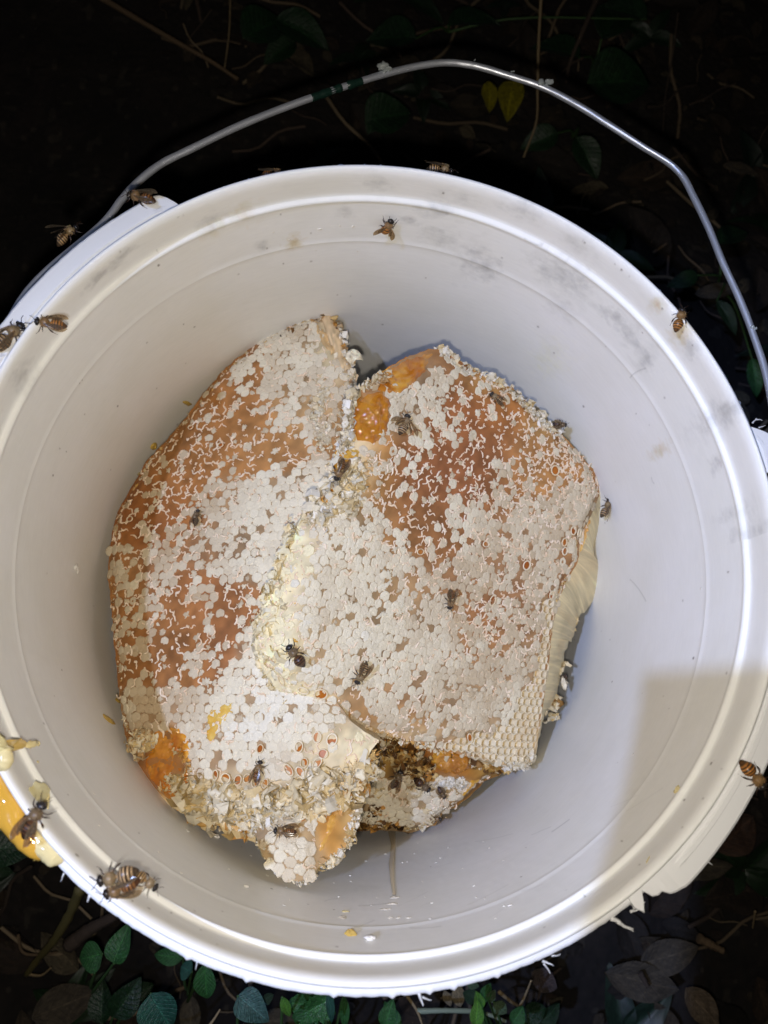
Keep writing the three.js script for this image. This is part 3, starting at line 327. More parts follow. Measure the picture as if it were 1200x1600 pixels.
// the large comb on the left
const left = makeComb('honeycomb', 'large pale capped honeycomb on the left, lying under the other comb', {
  anchors: [[515, 500, -0.083], [172, 900, -0.120], [430, 1230, -0.072]], centre: [380, 880], bulge: 0.25, fall: 1.6, cream: [[350, 1225, 60, 14, 0.5], [500, 1172, 44, 40, 0.5], [440, 1212, 60, 16, 0.5], [560, 1165, 26, 24, 0.8], [380, 1270, 140, 20, 0.8], [400, 1120, 60, 60, 0], [300, 1100, 90, 60, 0], [510, 560, 20, 60, 0.6], [440, 700, 90, 120, 0]], round: 0.003, thick: 0.03, pitch: 0.0047, rot: 0.02, tilt: 0.16, tone: [[240, 880, 90, 200, 0.85], [270, 700, 90, 80, 0.7], [230, 1090, 60, 60, 0.75], [430, 830, 90, 120, 0.0], [420, 1110, 80, 90, 0.0], [450, 580, 80, 80, 0.3], [510, 640, 30, 60, 0.8], [380, 1000, 40, 60, 0.5]], amber: 0.35,  // tone: left caps are darker, torch shade put partly into their colour
  outline: [[490, 494], [516, 490], [524, 520], [536, 548], [548, 575], [552, 610], [545, 680], [530, 745], [512, 800], [500, 900], [494, 1000], [512, 1080], [550, 1130], [592, 1158], [582, 1172], [562, 1205], [545, 1240], [500, 1262], [452, 1285], [420, 1296], [385, 1298], [340, 1286], [290, 1272], [260, 1258], [238, 1236], [214, 1200], [200, 1172], [194, 1140], [186, 1080], [180, 1010], [174, 950], [168, 905], [170, 868], [176, 832], [184, 800], [204, 762], [228, 722], [256, 692], [290, 652], [318, 615], [345, 583], [385, 548], [425, 522], [460, 505]],
  white: [[470, 560, 60, 50, 0.86], [430, 610, 60, 40, 0.66], [380, 590, 40, 40, 0.42], [470, 650, 40, 30, 0.72], [510, 640, 20, 50, 0.55], [390, 680, 60, 30, 0.1], [430, 715, 50, 25, 0.0], [470, 760, 50, 40, 1.0], [400, 800, 60, 40, 0.92], [350, 760, 20, 30, 0.7], [330, 840, 40, 40, 0.72], [260, 760, 60, 60, 0.22], [230, 800, 40, 40, 0.2], [290, 690, 60, 40, 0.16], [330, 640, 40, 40, 0.22], [250, 870, 60, 40, 0.66], [220, 920, 40, 40, 0.6], [290, 930, 40, 30, 0.42], [340, 960, 40, 30, 0.3], [430, 880, 60, 40, 0.92], [400, 940, 50, 24, 0.42], [210, 990, 40, 30, 0.55], [290, 1000, 60, 30, 0.22], [250, 1040, 60, 30, 0.26], [340, 1030, 30, 40, 0.42], [420, 1040, 60, 60, 0.92], [400, 1130, 60, 60, 1.0], [230, 1100, 40, 30, 0.86], [300, 1110, 40, 30, 0.8], [330, 1150, 30, 50, 0.8], [450, 1150, 50, 40, 0.95], [530, 1150, 40, 40, 0.8]],
  tan: [[300, 700, 90, 90, [0.47, 0.27, 0.135]], [220, 800, 70, 70, [0.37, 0.17, 0.075]], [420, 700, 60, 40, [0.54, 0.35, 0.20]], [480, 630, 40, 60, [0.60, 0.46, 0.30]], [340, 900, 60, 60, [0.42, 0.22, 0.12]], [250, 1020, 80, 60, [0.40, 0.22, 0.11]], [360, 1010, 40, 60, [0.40, 0.21, 0.12]], [420, 850, 50, 60, [0.48, 0.33, 0.22]], [420, 1120, 60, 70, [0.56, 0.42, 0.28]], [380, 1270, 120, 24, [0.66, 0.53, 0.30]], [520, 1200, 40, 40, [0.70, 0.62, 0.46]], [190, 900, 20, 60, [0.44, 0.24, 0.1]]], tan0: [0.46, 0.27, 0.15],
  net: [[270, 720, 90, 60, 0.5], [230, 800, 60, 60, 0.45], [420, 690, 60, 40, 0.3], [250, 1020, 80, 40, 0.3], [340, 980, 60, 60, 0.3], [220, 890, 50, 60, 0.5]],
  out: [[175, 900, 60, 200, 0.004], [300, 640, 120, 120, 0.003], [300, 1280, 100, 40, -0.006]], side: [[180, 880, 40, 120, [0.55, 0.36, 0.12]], [400, 530, 120, 40, [0.55, 0.33, 0.10]], [300, 1280, 120, 30, [0.62, 0.42, 0.16]]], side0: [0.62, 0.48, 0.26],
  skip: (x, y) => y > 1222 || (y > 1140 && x < 300 && x + (1270 - y) * 0.2 < 310) || (y > 1195 && x > 505) || (y < 548 && x > 500),
  holes: [[339, 1211, 1, 0.62, 1.5, 1], [355, 1216, 1.05, 0.9, 0, 0], [374, 1219, 1, 0.8, 1.2, 0], [328, 1226, 0.9, 0.6, 1.5, 1], [342, 1233, 1.1, 1, 0, 3], [359, 1232, 1, 0.8, 0, 2], [408, 1170, 0.85, 0.8, 1.2, 1], [400, 1222, 1, 0.6, 1.4, 0], [416, 1224, 0.9, 0.7, 1.2, 2], [497, 1152, 1.05, 0.8, 1.4, 0], [520, 1156, 1.2, 0.85, 1.2, 0], [468, 1167, 1.1, 0.75, 1.4, 0], [506, 1178, 1, 0.9, 0, 0], [476, 1192, 0.95, 0.8, 1.4, 0], [497, 1192, 1.2, 0.6, 0.9, 2], [452, 1203, 1.3, 0.55, -0.9, 2], [470, 1206, 1.1, 0.6, -0.9, 2], [312, 1230, 0.8, 0.5, 1.5, 3], [303, 1229, 0.8, 0.5, 1.5, 3], [300, 669, 0.7, 0.8, 0, 1], [347, 697, 0.7, 0.8, 0, 1], [205, 812, 0.8, 0.8, 0, 3], [388, 1216, 0.9, 0.8, 1, 2], [386, 1239, 1, 0.7, 0.2, 1]],
});
left.honey([[204, 1172], [222, 1150], [246, 1136], [262, 1130], [286, 1134], [296, 1150], [303, 1180], [300, 1215], [292, 1250], [284, 1272], [262, 1262], [238, 1238], [216, 1206]], [[0.50, 0.155, 0.008], [0.76, 0.36, 0.04]], 0.0012, 0.0022);
left.honey([[318, 1112], [336, 1098], [360, 1090], [376, 1096], [366, 1118], [348, 1140], [338, 1165], [328, 1186], [320, 1160]], [[0.66, 0.34, 0.03], [0.74, 0.55, 0.16]], 0.0014, 0.0008, 'honey_smear');
left.crumble([[205, 1170], [225, 1150], [240, 1160], [215, 1175]], 90, 0.0026, 0.0010, 0.0028, mixC('paper', 'cream', 'yellow'), -0.0014);
left.crumble([[250, 1225], [270, 1232], [285, 1222], [262, 1215]], 50, 0.0020, 0.0008, 0.0024, mixC('cream', 'yellow'));
left.crumble([[268, 1165], [290, 1185], [300, 1210]], 40, 0.0016, 0.0004, 0.0014, mixC('yellow', 'amber'));
left.crumble([[290, 1240], [330, 1252], [380, 1258], [430, 1262], [480, 1250], [530, 1222]], 420, 0.0066, 0.0008, 0.0046, mixC('cream', 'yellow', 'yellow', 'cream'));
left.crumble([[288, 1268], [340, 1284], [385, 1294], [440, 1284], [500, 1258], [545, 1236], [575, 1185]], 260, 0.0036, 0.0008, 0.0040, mixC('cream', 'yellow', 'yellow', 'amber'), 0.006);
left.crumble([[345, 1246], [375, 1256], [360, 1250]], 24, 0.003, 0.0012, 0.0026, mixC('yellow'));
left.crumble([[420, 1262], [470, 1254], [500, 1246], [560, 1195]], 110, 0.003, 0.0005, 0.0020, mixC('white', 'cream'));
left.crumble([[176, 832], [206, 760], [258, 690], [320, 612], [385, 548], [440, 514], [490, 496]], 330, 0.0018, 0.0004, 0.0014, mixC('paper', 'yellow', 'amber', 'cream'), 0.003);
left.crumble([[169, 900], [180, 1010], [190, 1110], [200, 1172]], 170, 0.0014, 0.0004, 0.0012, mixC('paper', 'amber', 'cream'), 0.003);
left.crumble([[520, 500], [530, 545], [545, 600], [532, 660], [518, 720], [510, 770]], 180, 0.0030, 0.0006, 0.0026, mixC('cream', 'white', 'paper'), 0.003);
left.crumble([[500, 660], [508, 700], [496, 640], [508, 600]], 90, 0.0032, 0.0008, 0.0022, mixC('cream'));
left.crumble([[440, 520], [480, 502], [512, 494], [524, 530], [540, 565]], 120, 0.0024, 0.0006, 0.0022, mixC('paper', 'amber', 'paper', 'brown'), 0.003);
{ // the torn, papery corner at the top: a folded sheet of wax
  const g = left.g, flap = (pts, w, col) => { const pos = [], cl = [], idx = [], n = 18, m = 8, c = new THREE.CatmullRomCurve3(pts.map((q) => { const s = left.surf(q[0], q[1], q[2]); return new V3(...s.l); })); for (let i = 0; i <= n; i++) { const p = c.getPoint(i / n), t = c.getTangent(i / n), o = new V3(t.z, 0, -t.x).normalize(); for (let j = 0; j <= m; j++) { const u = j / m - 0.5, f = fbm(i * 0.5, j * 0.6, w * 900, 3); pos.push(p.x + o.x * u * w + 0.0006 * f, p.y + 0.0022 * f - 0.003 * u * u * 4 - 0.002 * Math.max(0, u), p.z + o.z * u * w); cl.push(...col.map((e) => clamp(e * (1 + 0.5 * vn(i * 0.7, j * 1.3, 3)), 0, 0.9))); } } for (let i = 0; i < n; i++) for (let j = 0; j < m; j++) { const a = i * (m + 1) + j; idx.push(a, a + m + 1, a + 1, a + 1, a + m + 1, a + m + 2); } const q = part('torn_sheet', geo(pos, idx, { col: cl }), WAXV, g); return q; };
  flap([[505, 492, 0.002], [516, 520, 0.003], [526, 550, 0.002], [536, 578, 0.001]], 0.008, [0.64, 0.46, 0.25]);
  flap([[485, 500, 0.001], [502, 525, 0.0015], [520, 552, 0.001]], 0.007, [0.58, 0.38, 0.17]);
  flap([[540, 560, 0.004], [548, 548, 0.005], [556, 562, 0.003]], 0.006, [0.76, 0.66, 0.46]);
}

// the broken lower corner of the left comb, bent down towards the wall
const bent = makeComb('bent_comb_piece', 'small comb piece with pale caps and cut amber side below the left comb', {
  anchors: [[410, 1300, -0.084], [560, 1235, -0.092], [480, 1374, -0.078]], centre: [455, 1300], bulge: 2.2, round: 0.003, thick: 0.02, pitch: 0.0049, rot: 0.5, tilt: 0.2, amber: 0.5,
  outline: [[392, 1285], [400, 1308], [408, 1330], [424, 1352], [446, 1368], [468, 1378], [486, 1372], [500, 1352], [524, 1338], [540, 1322], [552, 1298], [560, 1262], [564, 1230], [572, 1200], [580, 1175], [545, 1190], [500, 1235], [450, 1262]],
  white: [[430, 1320, 60, 50, 0.95], [470, 1340, 40, 40, 0.9], [460, 1290, 40, 30, 0.7], [520, 1260, 30, 60, 0.2], [550, 1230, 20, 50, 0.4]], tan: [[440, 1320, 60, 60, [0.68, 0.56, 0.36]], [510, 1290, 20, 50, [0.62, 0.36, 0.10]], [550, 1240, 20, 50, [0.72, 0.62, 0.42]]], tan0: [0.66, 0.5, 0.28], net: [[520, 1260, 40, 60, 0.5]],
  out: [[480, 1370, 90, 30, 0.003]], side: [[520, 1340, 60, 60, [0.70, 0.52, 0.22]]], side0: [0.66, 0.54, 0.3],
  skip: (x, y) => x > 500 && y > 1240 && x < 545, holes: [[492, 1268, 0.9, 0.8, 0, 2], [470, 1275, 1.1, 0.8, 0.4, 2]], capTop: 60, ridgeTop: 40,
});
bent.honey([[512, 1268], [530, 1256], [534, 1280], [524, 1306], [508, 1330], [494, 1346], [487, 1336], [498, 1310]], [[0.62, 0.28, 0.04], [0.74, 0.45, 0.12]], 0.0010, 0.0005);
bent.honey([[528, 1222], [546, 1214], [548, 1232], [534, 1250], [524, 1248]], [[0.60, 0.34, 0.12], [0.70, 0.48, 0.22]], 0.0010, 0.0005);
bent.crumble([[395, 1288], [440, 1270], [500, 1240], [545, 1195], [575, 1180]], 150, 0.0022, 0.0005, 0.0022, mixC('white', 'cream'), 0);
bent.crumble([[505, 1350], [530, 1335], [548, 1305], [558, 1260], [566, 1220]], 130, 0.0018, 0.0005, 0.0020, mixC('cream', 'yellow', 'white'), 0.002);
bent.crumble([[402, 1312], [430, 1358], [468, 1378], [492, 1366]], 60, 0.0012, 0.0004, 0.0012, mixC('cream', 'white'), 0.002);

// the comb on the right, lying over the left one
const right = makeComb('honeycomb', 'thick honeycomb lying on top at the right, with wet reddish centre', {
  anchors: [[450, 1010, -0.058], [936, 760, -0.103], [838, 1185, -0.122]], centre: [680, 860], bulge: 0.4, round: 0.0035, thick: 0.028, pitch: 0.0043, rot: 0.20, tilt: 0.10, tone: [[860, 760, 90, 90, 0.55], [540, 900, 80, 120, 0.05], [620, 640, 60, 50, 0.3], [760, 950, 90, 90, 0.6], [640, 1120, 120, 40, 0.6], [560, 740, 40, 60, 0.6]], lean: -0.18, amber: 0.12,
  outline: [[566, 604], [590, 588], [614, 572], [640, 556], [668, 546], [690, 543], [716, 560], [742, 578], [776, 598], [800, 606], [826, 630], [846, 648], [866, 664], [888, 690], [908, 712], [926, 732], [935, 752], [936, 775], [926, 800], [914, 822], [906, 850], [902, 880], [888, 905], [876, 930], [868, 955], [862, 990], [858, 1030], [852, 1070], [846, 1110], [842, 1150], [836, 1188], [818, 1200], [796, 1198], [756, 1186], [710, 1176], [664, 1164], [620, 1152], [570, 1142], [534, 1136], [500, 1124], [470, 1106], [440, 1082], [420, 1052], [408, 1016], [410, 986], [424, 948], [440, 908], [454, 870], [468, 836], [484, 802], [500, 776], [522, 742], [545, 700], [556, 660]],
  white: [[650, 610, 40, 40, 0.9], [690, 600, 30, 30, 0.62], [620, 640, 24, 40, 0.9], [640, 690, 40, 30, 0.7], [700, 650, 30, 30, 0.5], [740, 640, 40, 40, 0.22], [790, 660, 50, 40, 0.1], [720, 720, 70, 50, 0.14], [660, 780, 60, 60, 0.08], [620, 720, 30, 30, 0.3], [560, 720, 40, 50, 0.5], [600, 790, 30, 40, 0.2], [540, 840, 50, 50, 0.98], [520, 930, 50, 60, 0.98], [480, 1020, 40, 60, 0.95], [560, 1000, 50, 60, 0.92], [620, 900, 50, 50, 0.72], [660, 1000, 60, 60, 0.9], [560, 1100, 60, 30, 0.7], [640, 1120, 60, 30, 0.72], [740, 1090, 50, 50, 0.9], [720, 900, 60, 30, 0.66], [740, 820, 50, 40, 0.64], [700, 800, 30, 40, 0.3], [800, 760, 40, 30, 0.5], [850, 690, 40, 40, 0.22], [890, 740, 40, 30, 0.3], [900, 790, 30, 40, 0.98], [840, 820, 50, 40, 0.78], [800, 880, 50, 40, 0.72], [800, 960, 40, 40, 0.66], [750, 980, 30, 40, 0.55], [850, 930, 20, 40, 0.85], [820, 1040, 30, 40, 0.86], [760, 1030, 40, 40, 0.6]],
  tan: [[740, 660, 70, 60, [0.37, 0.175, 0.10]], [700, 740, 70, 60, [0.33, 0.16, 0.105]], [660, 830, 60, 50, [0.36, 0.21, 0.125]], [790, 640, 40, 30, [0.50, 0.26, 0.10]], [850, 720, 50, 50, [0.55, 0.36, 0.20]], [770, 900, 60, 60, [0.44, 0.25, 0.16]], [440, 1000, 30, 90, [0.92, 0.86, 0.72]], [470, 860, 24, 60, [0.88, 0.78, 0.58]], [560, 900, 60, 90, [0.58, 0.44, 0.28]], [520, 1000, 60, 60, [0.64, 0.52, 0.34]], [600, 1130, 80, 20, [0.60, 0.38, 0.17]], [560, 720, 40, 60, [0.66, 0.42, 0.16]], [700, 1060, 60, 50, [0.46, 0.29, 0.20]], [780, 600, 40, 20, [0.66, 0.5, 0.26]], [850, 660, 30, 20, [0.68, 0.56, 0.34]]], tan0: [0.50, 0.31, 0.18],
  net: [[740, 680, 80, 60, 0.42], [680, 770, 70, 60, 0.4], [860, 720, 50, 50, 1.0], [820, 780, 50, 40, 0.9], [760, 620, 50, 30, 0.6], [790, 950, 50, 50, 0.8], [780, 860, 60, 40, 0.6], [570, 740, 40, 60, 0.5], [630, 880, 40, 60, 0.4], [620, 1140, 90, 20, 0.5]],
  cream: [[428, 1000, 34, 90, 1], [462, 850, 26, 60, 1], [470, 1100, 40, 24, 1], [530, 720, 40, 60, 0.8], [600, 1150, 90, 14, 0.4], [640, 950, 120, 200, 0], [820, 1170, 60, 30, 0.5]], jit: 0.0004, stretch: 0.24,
  roll: [[420, 1000, 50, 110, 0.012], [470, 850, 40, 80, 0.010], [470, 1110, 40, 30, 0.008], [900, 900, 200, 400, 0], [650, 600, 150, 100, 0]],
  open: [[[686, 1170], [724, 1146], [762, 1142], [796, 1128], [810, 1086], [832, 1062], [842, 1020], [850, 985], [846, 940], [862, 932], [870, 955], [864, 1000], [860, 1040], [854, 1080], [848, 1120], [842, 1160], [836, 1190], [808, 1200], [756, 1188]]],
  out: [[930, 800, 34, 50, 0.022], [905, 870, 24, 50, 0.034], [880, 960, 24, 60, 0.030], [858, 1060, 24, 60, 0.022], [845, 1150, 24, 40, 0.010], [430, 1010, 40, 120, 0.004], [470, 860, 30, 60, 0.003], [540, 700, 40, 70, 0.001], [600, 1150, 120, 30, -0.004], [700, 560, 160, 40, 0.002]],
  side: [[930, 860, 40, 90, [0.76, 0.63, 0.36]], [870, 1040, 40, 120, [0.74, 0.62, 0.36]], [440, 1000, 40, 140, [0.80, 0.74, 0.52]], [490, 860, 30, 60, [0.76, 0.66, 0.42]], [600, 1150, 100, 30, [0.62, 0.42, 0.2]]], side0: [0.70, 0.56, 0.3],
  skip: (x, y) => (x < 610 && y < 700 && x + y * 0.3 < 790) || (y < 600 && x < 690 && x + y < 1262), hexTurn: 30,
  holes: [[866, 735, 1.15, 1, 0, 0], [821, 883, 1.1, 0.85, 0.9, 1], [768, 938, 1.2, 0.6, 1.2, 1], [732, 1152, 1.1, 0.55, -1.2, 0], [879, 847, 0.95, 0.8, 1.3, 0], [880, 861, 0.95, 0.8, 1.3, 0], [893, 829, 1, 0.8, 1.3, 1], [903, 832, 1, 0.7, 1.3, 2], [501, 1085, 1.35, 0.85, 0, 0], [477, 1081, 1.1, 0.8, 0, 2], [448, 1069, 1.1, 0.6, -1, 0], [516, 1103, 1.3, 0.8, 0.2, 2], [860, 930, 0.9, 0.7, 1.3, 1], [758, 850, 0.8, 0.8, 0, 2], [655, 862, 0.8, 0.8, 0, 2]],
});
right.honey([[560, 628], [575, 612], [600, 604], [612, 625], [614, 650], [608, 676], [600, 690], [584, 700], [560, 690], [552, 660]], [[0.36, 0.095, 0.006], [0.62, 0.28, 0.03]], 0.0022, 0.0026);
right.honey([[582, 592], [612, 572], [642, 556], [672, 548], [690, 546], [674, 566], [664, 584], [650, 604], [626, 622], [608, 622], [590, 612]], [[0.44, 0.14, 0.012], [0.68, 0.36, 0.06]], 0.0022, 0.0022);
right.honey([[530, 702], [548, 692], [572, 704], [560, 720], [545, 735], [528, 752], [520, 735]], [[0.50, 0.19, 0.012], [0.72, 0.44, 0.08]], 0.0034, 0.0016);
right.honey([[502, 784], [518, 752], [530, 752], [534, 775], [516, 798]], [[0.54, 0.21, 0.015], [0.72, 0.44, 0.08]], 0.0034, 0.001);
right.honey([[450, 1000], [460, 990], [472, 996], [470, 1010], [456, 1014]], [[0.62, 0.28, 0.02], [0.74, 0.42, 0.06]], 0.0016, 0.001);
right.honey([[458, 945], [466, 930], [474, 935], [466, 965], [456, 975]], [[0.64, 0.36, 0.10], [0.74, 0.52, 0.22]], 0.0008, 0.0006);
right.honey([[468, 896], [476, 882], [484, 884], [482, 902], [472, 916], [466, 910]], [[0.60, 0.30, 0.06], [0.74, 0.50, 0.18]], 0.0012, 0.0008);
right.honey([[446, 972], [454, 952], [462, 956], [460, 980], [450, 992]], [[0.58, 0.28, 0.05], [0.74, 0.48, 0.14]], 0.0012, 0.0008);
right.honey([[905, 850], [916, 822], [924, 806], [930, 812], [918, 850], [906, 890], [892, 900]], [[0.55, 0.2, 0.02], [0.72, 0.48, 0.14]], 0.0008, 0.0008);
right.crumble([[545, 700], [535, 740], [515, 780], [500, 815]], 150, 0.0040, 0.0008, 0.0036, mixC('cream', 'cream', 'white'));
right.crumble([[570, 730], [545, 770], [535, 790]], 90, 0.0045, 0.0008, 0.0034, mixC('cream', 'cream', 'yellow'));
right.crumble([[552, 610], [548, 640], [546, 680], [538, 710]], 110, 0.0022, 0.0006, 0.0024, mixC('cream', 'white'));
right.crumble([[570, 604], [600, 594], [608, 590]], 60, 0.0018, 0.0008, 0.0026, mixC('cream', 'paper'));
right.crumble([[690, 546], [740, 578], [790, 602], [846, 650], [880, 684]], 280, 0.0026, 0.0005, 0.0024, mixC('cream', 'yellow', 'white'), 0.003);
right.crumble([[800, 612], [846, 652], [862, 668]], 110, 0.003, 0.0008, 0.0030, mixC('white', 'cream'), 0.002);
right.crumble([[880, 684], [928, 736], [936, 775]], 90, 0.0012, 0.0004, 0.0012, mixC('cream', 'paper'), 0.002);
right.crumble([[482, 815], [462, 876], [440, 930], [428, 985], [430, 1040], [455, 1080], [500, 1112]], 200, 0.0048, 0.0006, 0.0030, mixC('butter'), 0.004);
right.crumble([[534, 1136], [600, 1150], [664, 1164], [700, 1174]], 170, 0.0022, 0.0004, 0.0016, mixC('paper', 'cream', 'amber'), 0.003);
right.crumble([[796, 1198], [820, 1200], [838, 1186]], 50, 0.0022, 0.0006, 0.0024, mixC('cream', 'white'), 0.002);
right.crumble([[902, 840], [892, 900], [872, 940]], 50, 0.0014, 0.0004, 0.0013, mixC('cream', 'amber'), 0.001);

// the dark, honey-soaked comb below both
const under = makeComb('honeycomb', 'small honey-soaked comb with white patch, half hidden below the large combs', {
  anchors: [[580, 1180, -0.146], [800, 1200, -0.156], [630, 1295, -0.166]], centre: [660, 1220], bulge: 1.5, round: 0.006, thick: 0.03, pitch: 0.0048, rot: 0.3, amber: 0.8,
  outline: [[545, 1130], [620, 1130], [720, 1140], [790, 1180], [802, 1198], [780, 1212], [758, 1220], [738, 1240], [712, 1262], [694, 1268], [680, 1290], [660, 1296], [640, 1302], [612, 1298], [580, 1296], [556, 1300], [548, 1270], [545, 1200]],
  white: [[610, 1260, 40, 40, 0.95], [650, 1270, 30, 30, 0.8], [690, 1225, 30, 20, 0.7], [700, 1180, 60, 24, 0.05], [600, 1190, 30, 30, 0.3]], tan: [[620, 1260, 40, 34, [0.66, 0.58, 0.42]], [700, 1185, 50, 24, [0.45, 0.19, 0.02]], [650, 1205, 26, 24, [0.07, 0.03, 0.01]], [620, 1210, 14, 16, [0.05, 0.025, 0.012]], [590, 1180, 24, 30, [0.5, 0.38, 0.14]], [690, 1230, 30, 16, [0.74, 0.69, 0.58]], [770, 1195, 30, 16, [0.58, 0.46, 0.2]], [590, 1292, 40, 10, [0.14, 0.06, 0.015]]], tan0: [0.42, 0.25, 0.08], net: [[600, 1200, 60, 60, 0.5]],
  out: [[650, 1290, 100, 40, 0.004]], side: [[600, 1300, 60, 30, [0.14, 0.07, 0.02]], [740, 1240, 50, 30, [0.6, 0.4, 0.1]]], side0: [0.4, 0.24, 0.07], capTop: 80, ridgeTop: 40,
  skip: (x, y) => (y < 1215 && x > 600) || y > 1290,
});
under.honey([[680, 1168], [700, 1160], [735, 1172], [740, 1200], [715, 1212], [690, 1208], [668, 1190]], [[0.36, 0.12, 0.008], [0.60, 0.28, 0.03]], 0.003, 0.003);
under.honey([[735, 1215], [760, 1216], [745, 1232], [724, 1250], [712, 1246]], [[0.56, 0.28, 0.03], [0.70, 0.48, 0.12]], 0.002, 0.001);
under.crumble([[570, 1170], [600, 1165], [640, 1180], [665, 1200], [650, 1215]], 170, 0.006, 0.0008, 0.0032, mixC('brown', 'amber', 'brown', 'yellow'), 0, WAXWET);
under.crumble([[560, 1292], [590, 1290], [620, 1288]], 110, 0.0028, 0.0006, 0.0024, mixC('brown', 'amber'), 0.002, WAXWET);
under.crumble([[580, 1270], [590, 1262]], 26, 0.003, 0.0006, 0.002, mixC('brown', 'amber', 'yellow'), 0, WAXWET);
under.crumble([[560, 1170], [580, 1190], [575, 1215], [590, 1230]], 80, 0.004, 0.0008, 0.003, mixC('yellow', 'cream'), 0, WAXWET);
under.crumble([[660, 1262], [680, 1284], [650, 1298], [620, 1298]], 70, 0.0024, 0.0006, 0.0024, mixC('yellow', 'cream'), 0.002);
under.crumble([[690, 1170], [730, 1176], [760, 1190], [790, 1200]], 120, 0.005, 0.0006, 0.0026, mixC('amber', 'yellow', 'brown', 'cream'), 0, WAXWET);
under.crumble([[680, 1225], [710, 1220], [720, 1226]], 40, 0.002, 0.001, 0.003, mixC('white'), 0);
// a lump of the same wax showing beside the cut edge of the right comb
{
  const lumps = [[876, 1052, -0.150, 0.006, 'yellow wax lump beside the lower right edge of the upper comb'], [862, 1110, -0.155, 0.006, 'pale wax lump sticking out lowest under the right comb edge'], [897, 975, -0.15, 0.0035, 'small wax bit stuck uppermost under the cut right comb edge']];
  for (const [px, py, y, s, label] of lumps) { const L = []; for (let i = 0; i < 16; i++) { const g = tint(pick(rnd() < 0.5 ? flakeShapes : lumpShapes).clone(), pick(mixC('cream', 'yellow', i % 5 ? 'cream' : 'brown'))); const k = s * rr(0.2, 0.5); g.scale(k, k, k); g.rotateX(rr(0, 3)); g.rotateY(rr(0, 6)); g.translate(rr(-1, 1) * s * 0.7, rr(-1, 1) * s * 0.5, rr(-1, 1) * s * 1.2); L.push(g); } const m = solo('wax_lump', merge(L), WAXV, label, 'wax'); m.position.copy(at(px, py, y)); }
}

// ---------------------------------------------------------------- honey, wax bits and drops on the bucket
const HONEYDROP = (r, g, b, tr = 0) => P({ color: rgb(r, g, b), roughness: 0.08, clearcoat: 0.7, clearcoatRoughness: 0.04, ior: 1.49, transmission: tr, thickness: tr ? 0.002 : 0 });
const YEL = HONEYDROP(0.66, 0.44, 0.10), PALE = HONEYDROP(0.72, 0.60, 0.30), ORANGE = HONEYDROP(0.62, 0.34, 0.045), CRUMB = P({ color: rgb(0.82, 0.78, 0.70), roughness: 0.5 }), FATWAX = P({ color: rgb(0.72, 0.62, 0.30), roughness: 0.3, clearcoat: 0.4 });
function onWall(o, px, py, lift = 0) { const { p, n } = wallHit(px, py, lift); o.position.copy(p); o.quaternion.copy(frameQ(RIGHT, n)); return o; }
function blobGeo(sx, sy, h, amp = 0.25) { // a flattened drop: sx along the wall, h thick
  const pos = [], idx = [], n = 22, m = 7, s = rr(0, 60); for (let j = 0; j <= m; j++) for (let i = 0; i < n; i++) { const a = i / n * 6.2832, r = Math.cos(j / m * Math.PI / 2), k = 1 + amp * fbm(Math.cos(a) * 1.5 + s, Math.sin(a) * 1.5, 1, 3) * 2; pos.push(Math.cos(a) * sx * r * k, h * Math.sin(j / m * Math.PI / 2) * (1 + 0.3 * vn(i * 0.4, j * 0.6, s)) - 0.0003, Math.sin(a) * sy * r * k); }
  for (let j = 0; j < m; j++) for (let i = 0; i < n; i++) { const a = j * n + i, b = j * n + (i + 1) % n; idx.push(a, a + n, b, b, a + n, b + n); } return geo(pos, idx);
}
for (const [px, py, sx, sy, h, m, label, turn] of [
  [547, 1459, 0.0022, 0.0028, 0.0016, YEL, 'round yellow honey drop on the inner wall near the bottom of the photo', 0.4],
  [292, 630, 0.0016, 0.0062, 0.0012, YEL, 'long yellow honey streak on the wall up left of the left comb', 0.25],
  [240, 697, 0.0026, 0.0040, 0.0018, YEL, 'ragged yellow wax smear on the wall touching the left comb', 0],
  [219, 740, 0.0014, 0.0036, 0.0008, PALE, 'faint yellow smear on the wall just above the left comb edge', 0.3],
  [170, 1125, 0.0026, 0.0070, 0.0012, YEL, 'broad yellow honey smear on the wall at the lower left of the left comb', -0.3],
  [184, 1095, 0.0016, 0.0050, 0.0010, YEL, 'narrow honey streak on the wall against the lower left comb edge', -0.1],
  [1059, 1234, 0.0020, 0.0018, 0.0012, PALE, 'pale yellow honey drop beside the inner ridge at lower right', 0.6],
  [465, 379, 0.0016, 0.0014, 0.0003, PALE, 'faint yellowish dried spot on the upper left wall under the rim', 0],
  [540, 1424, 0.0016, 0.0012, 0.0006, PALE, 'pale waxy spot on the lower wall left of the honey drips', 0],
  [1012, 1345, 0.0026, 0.0008, 0.0006, PALE, 'thin honey stain on the rim wall at lower right', 0.75],
  [1034, 1322, 0.0012, 0.0006, 0.0005, PALE, 'small honey stain on the rim wall above the longer one', 0.75],
]) { const q = solo("honey_drop", blobGeo(sx, sy, h), m, label, "honey"); onWall(q, px, py); q.rotateY(turn); }
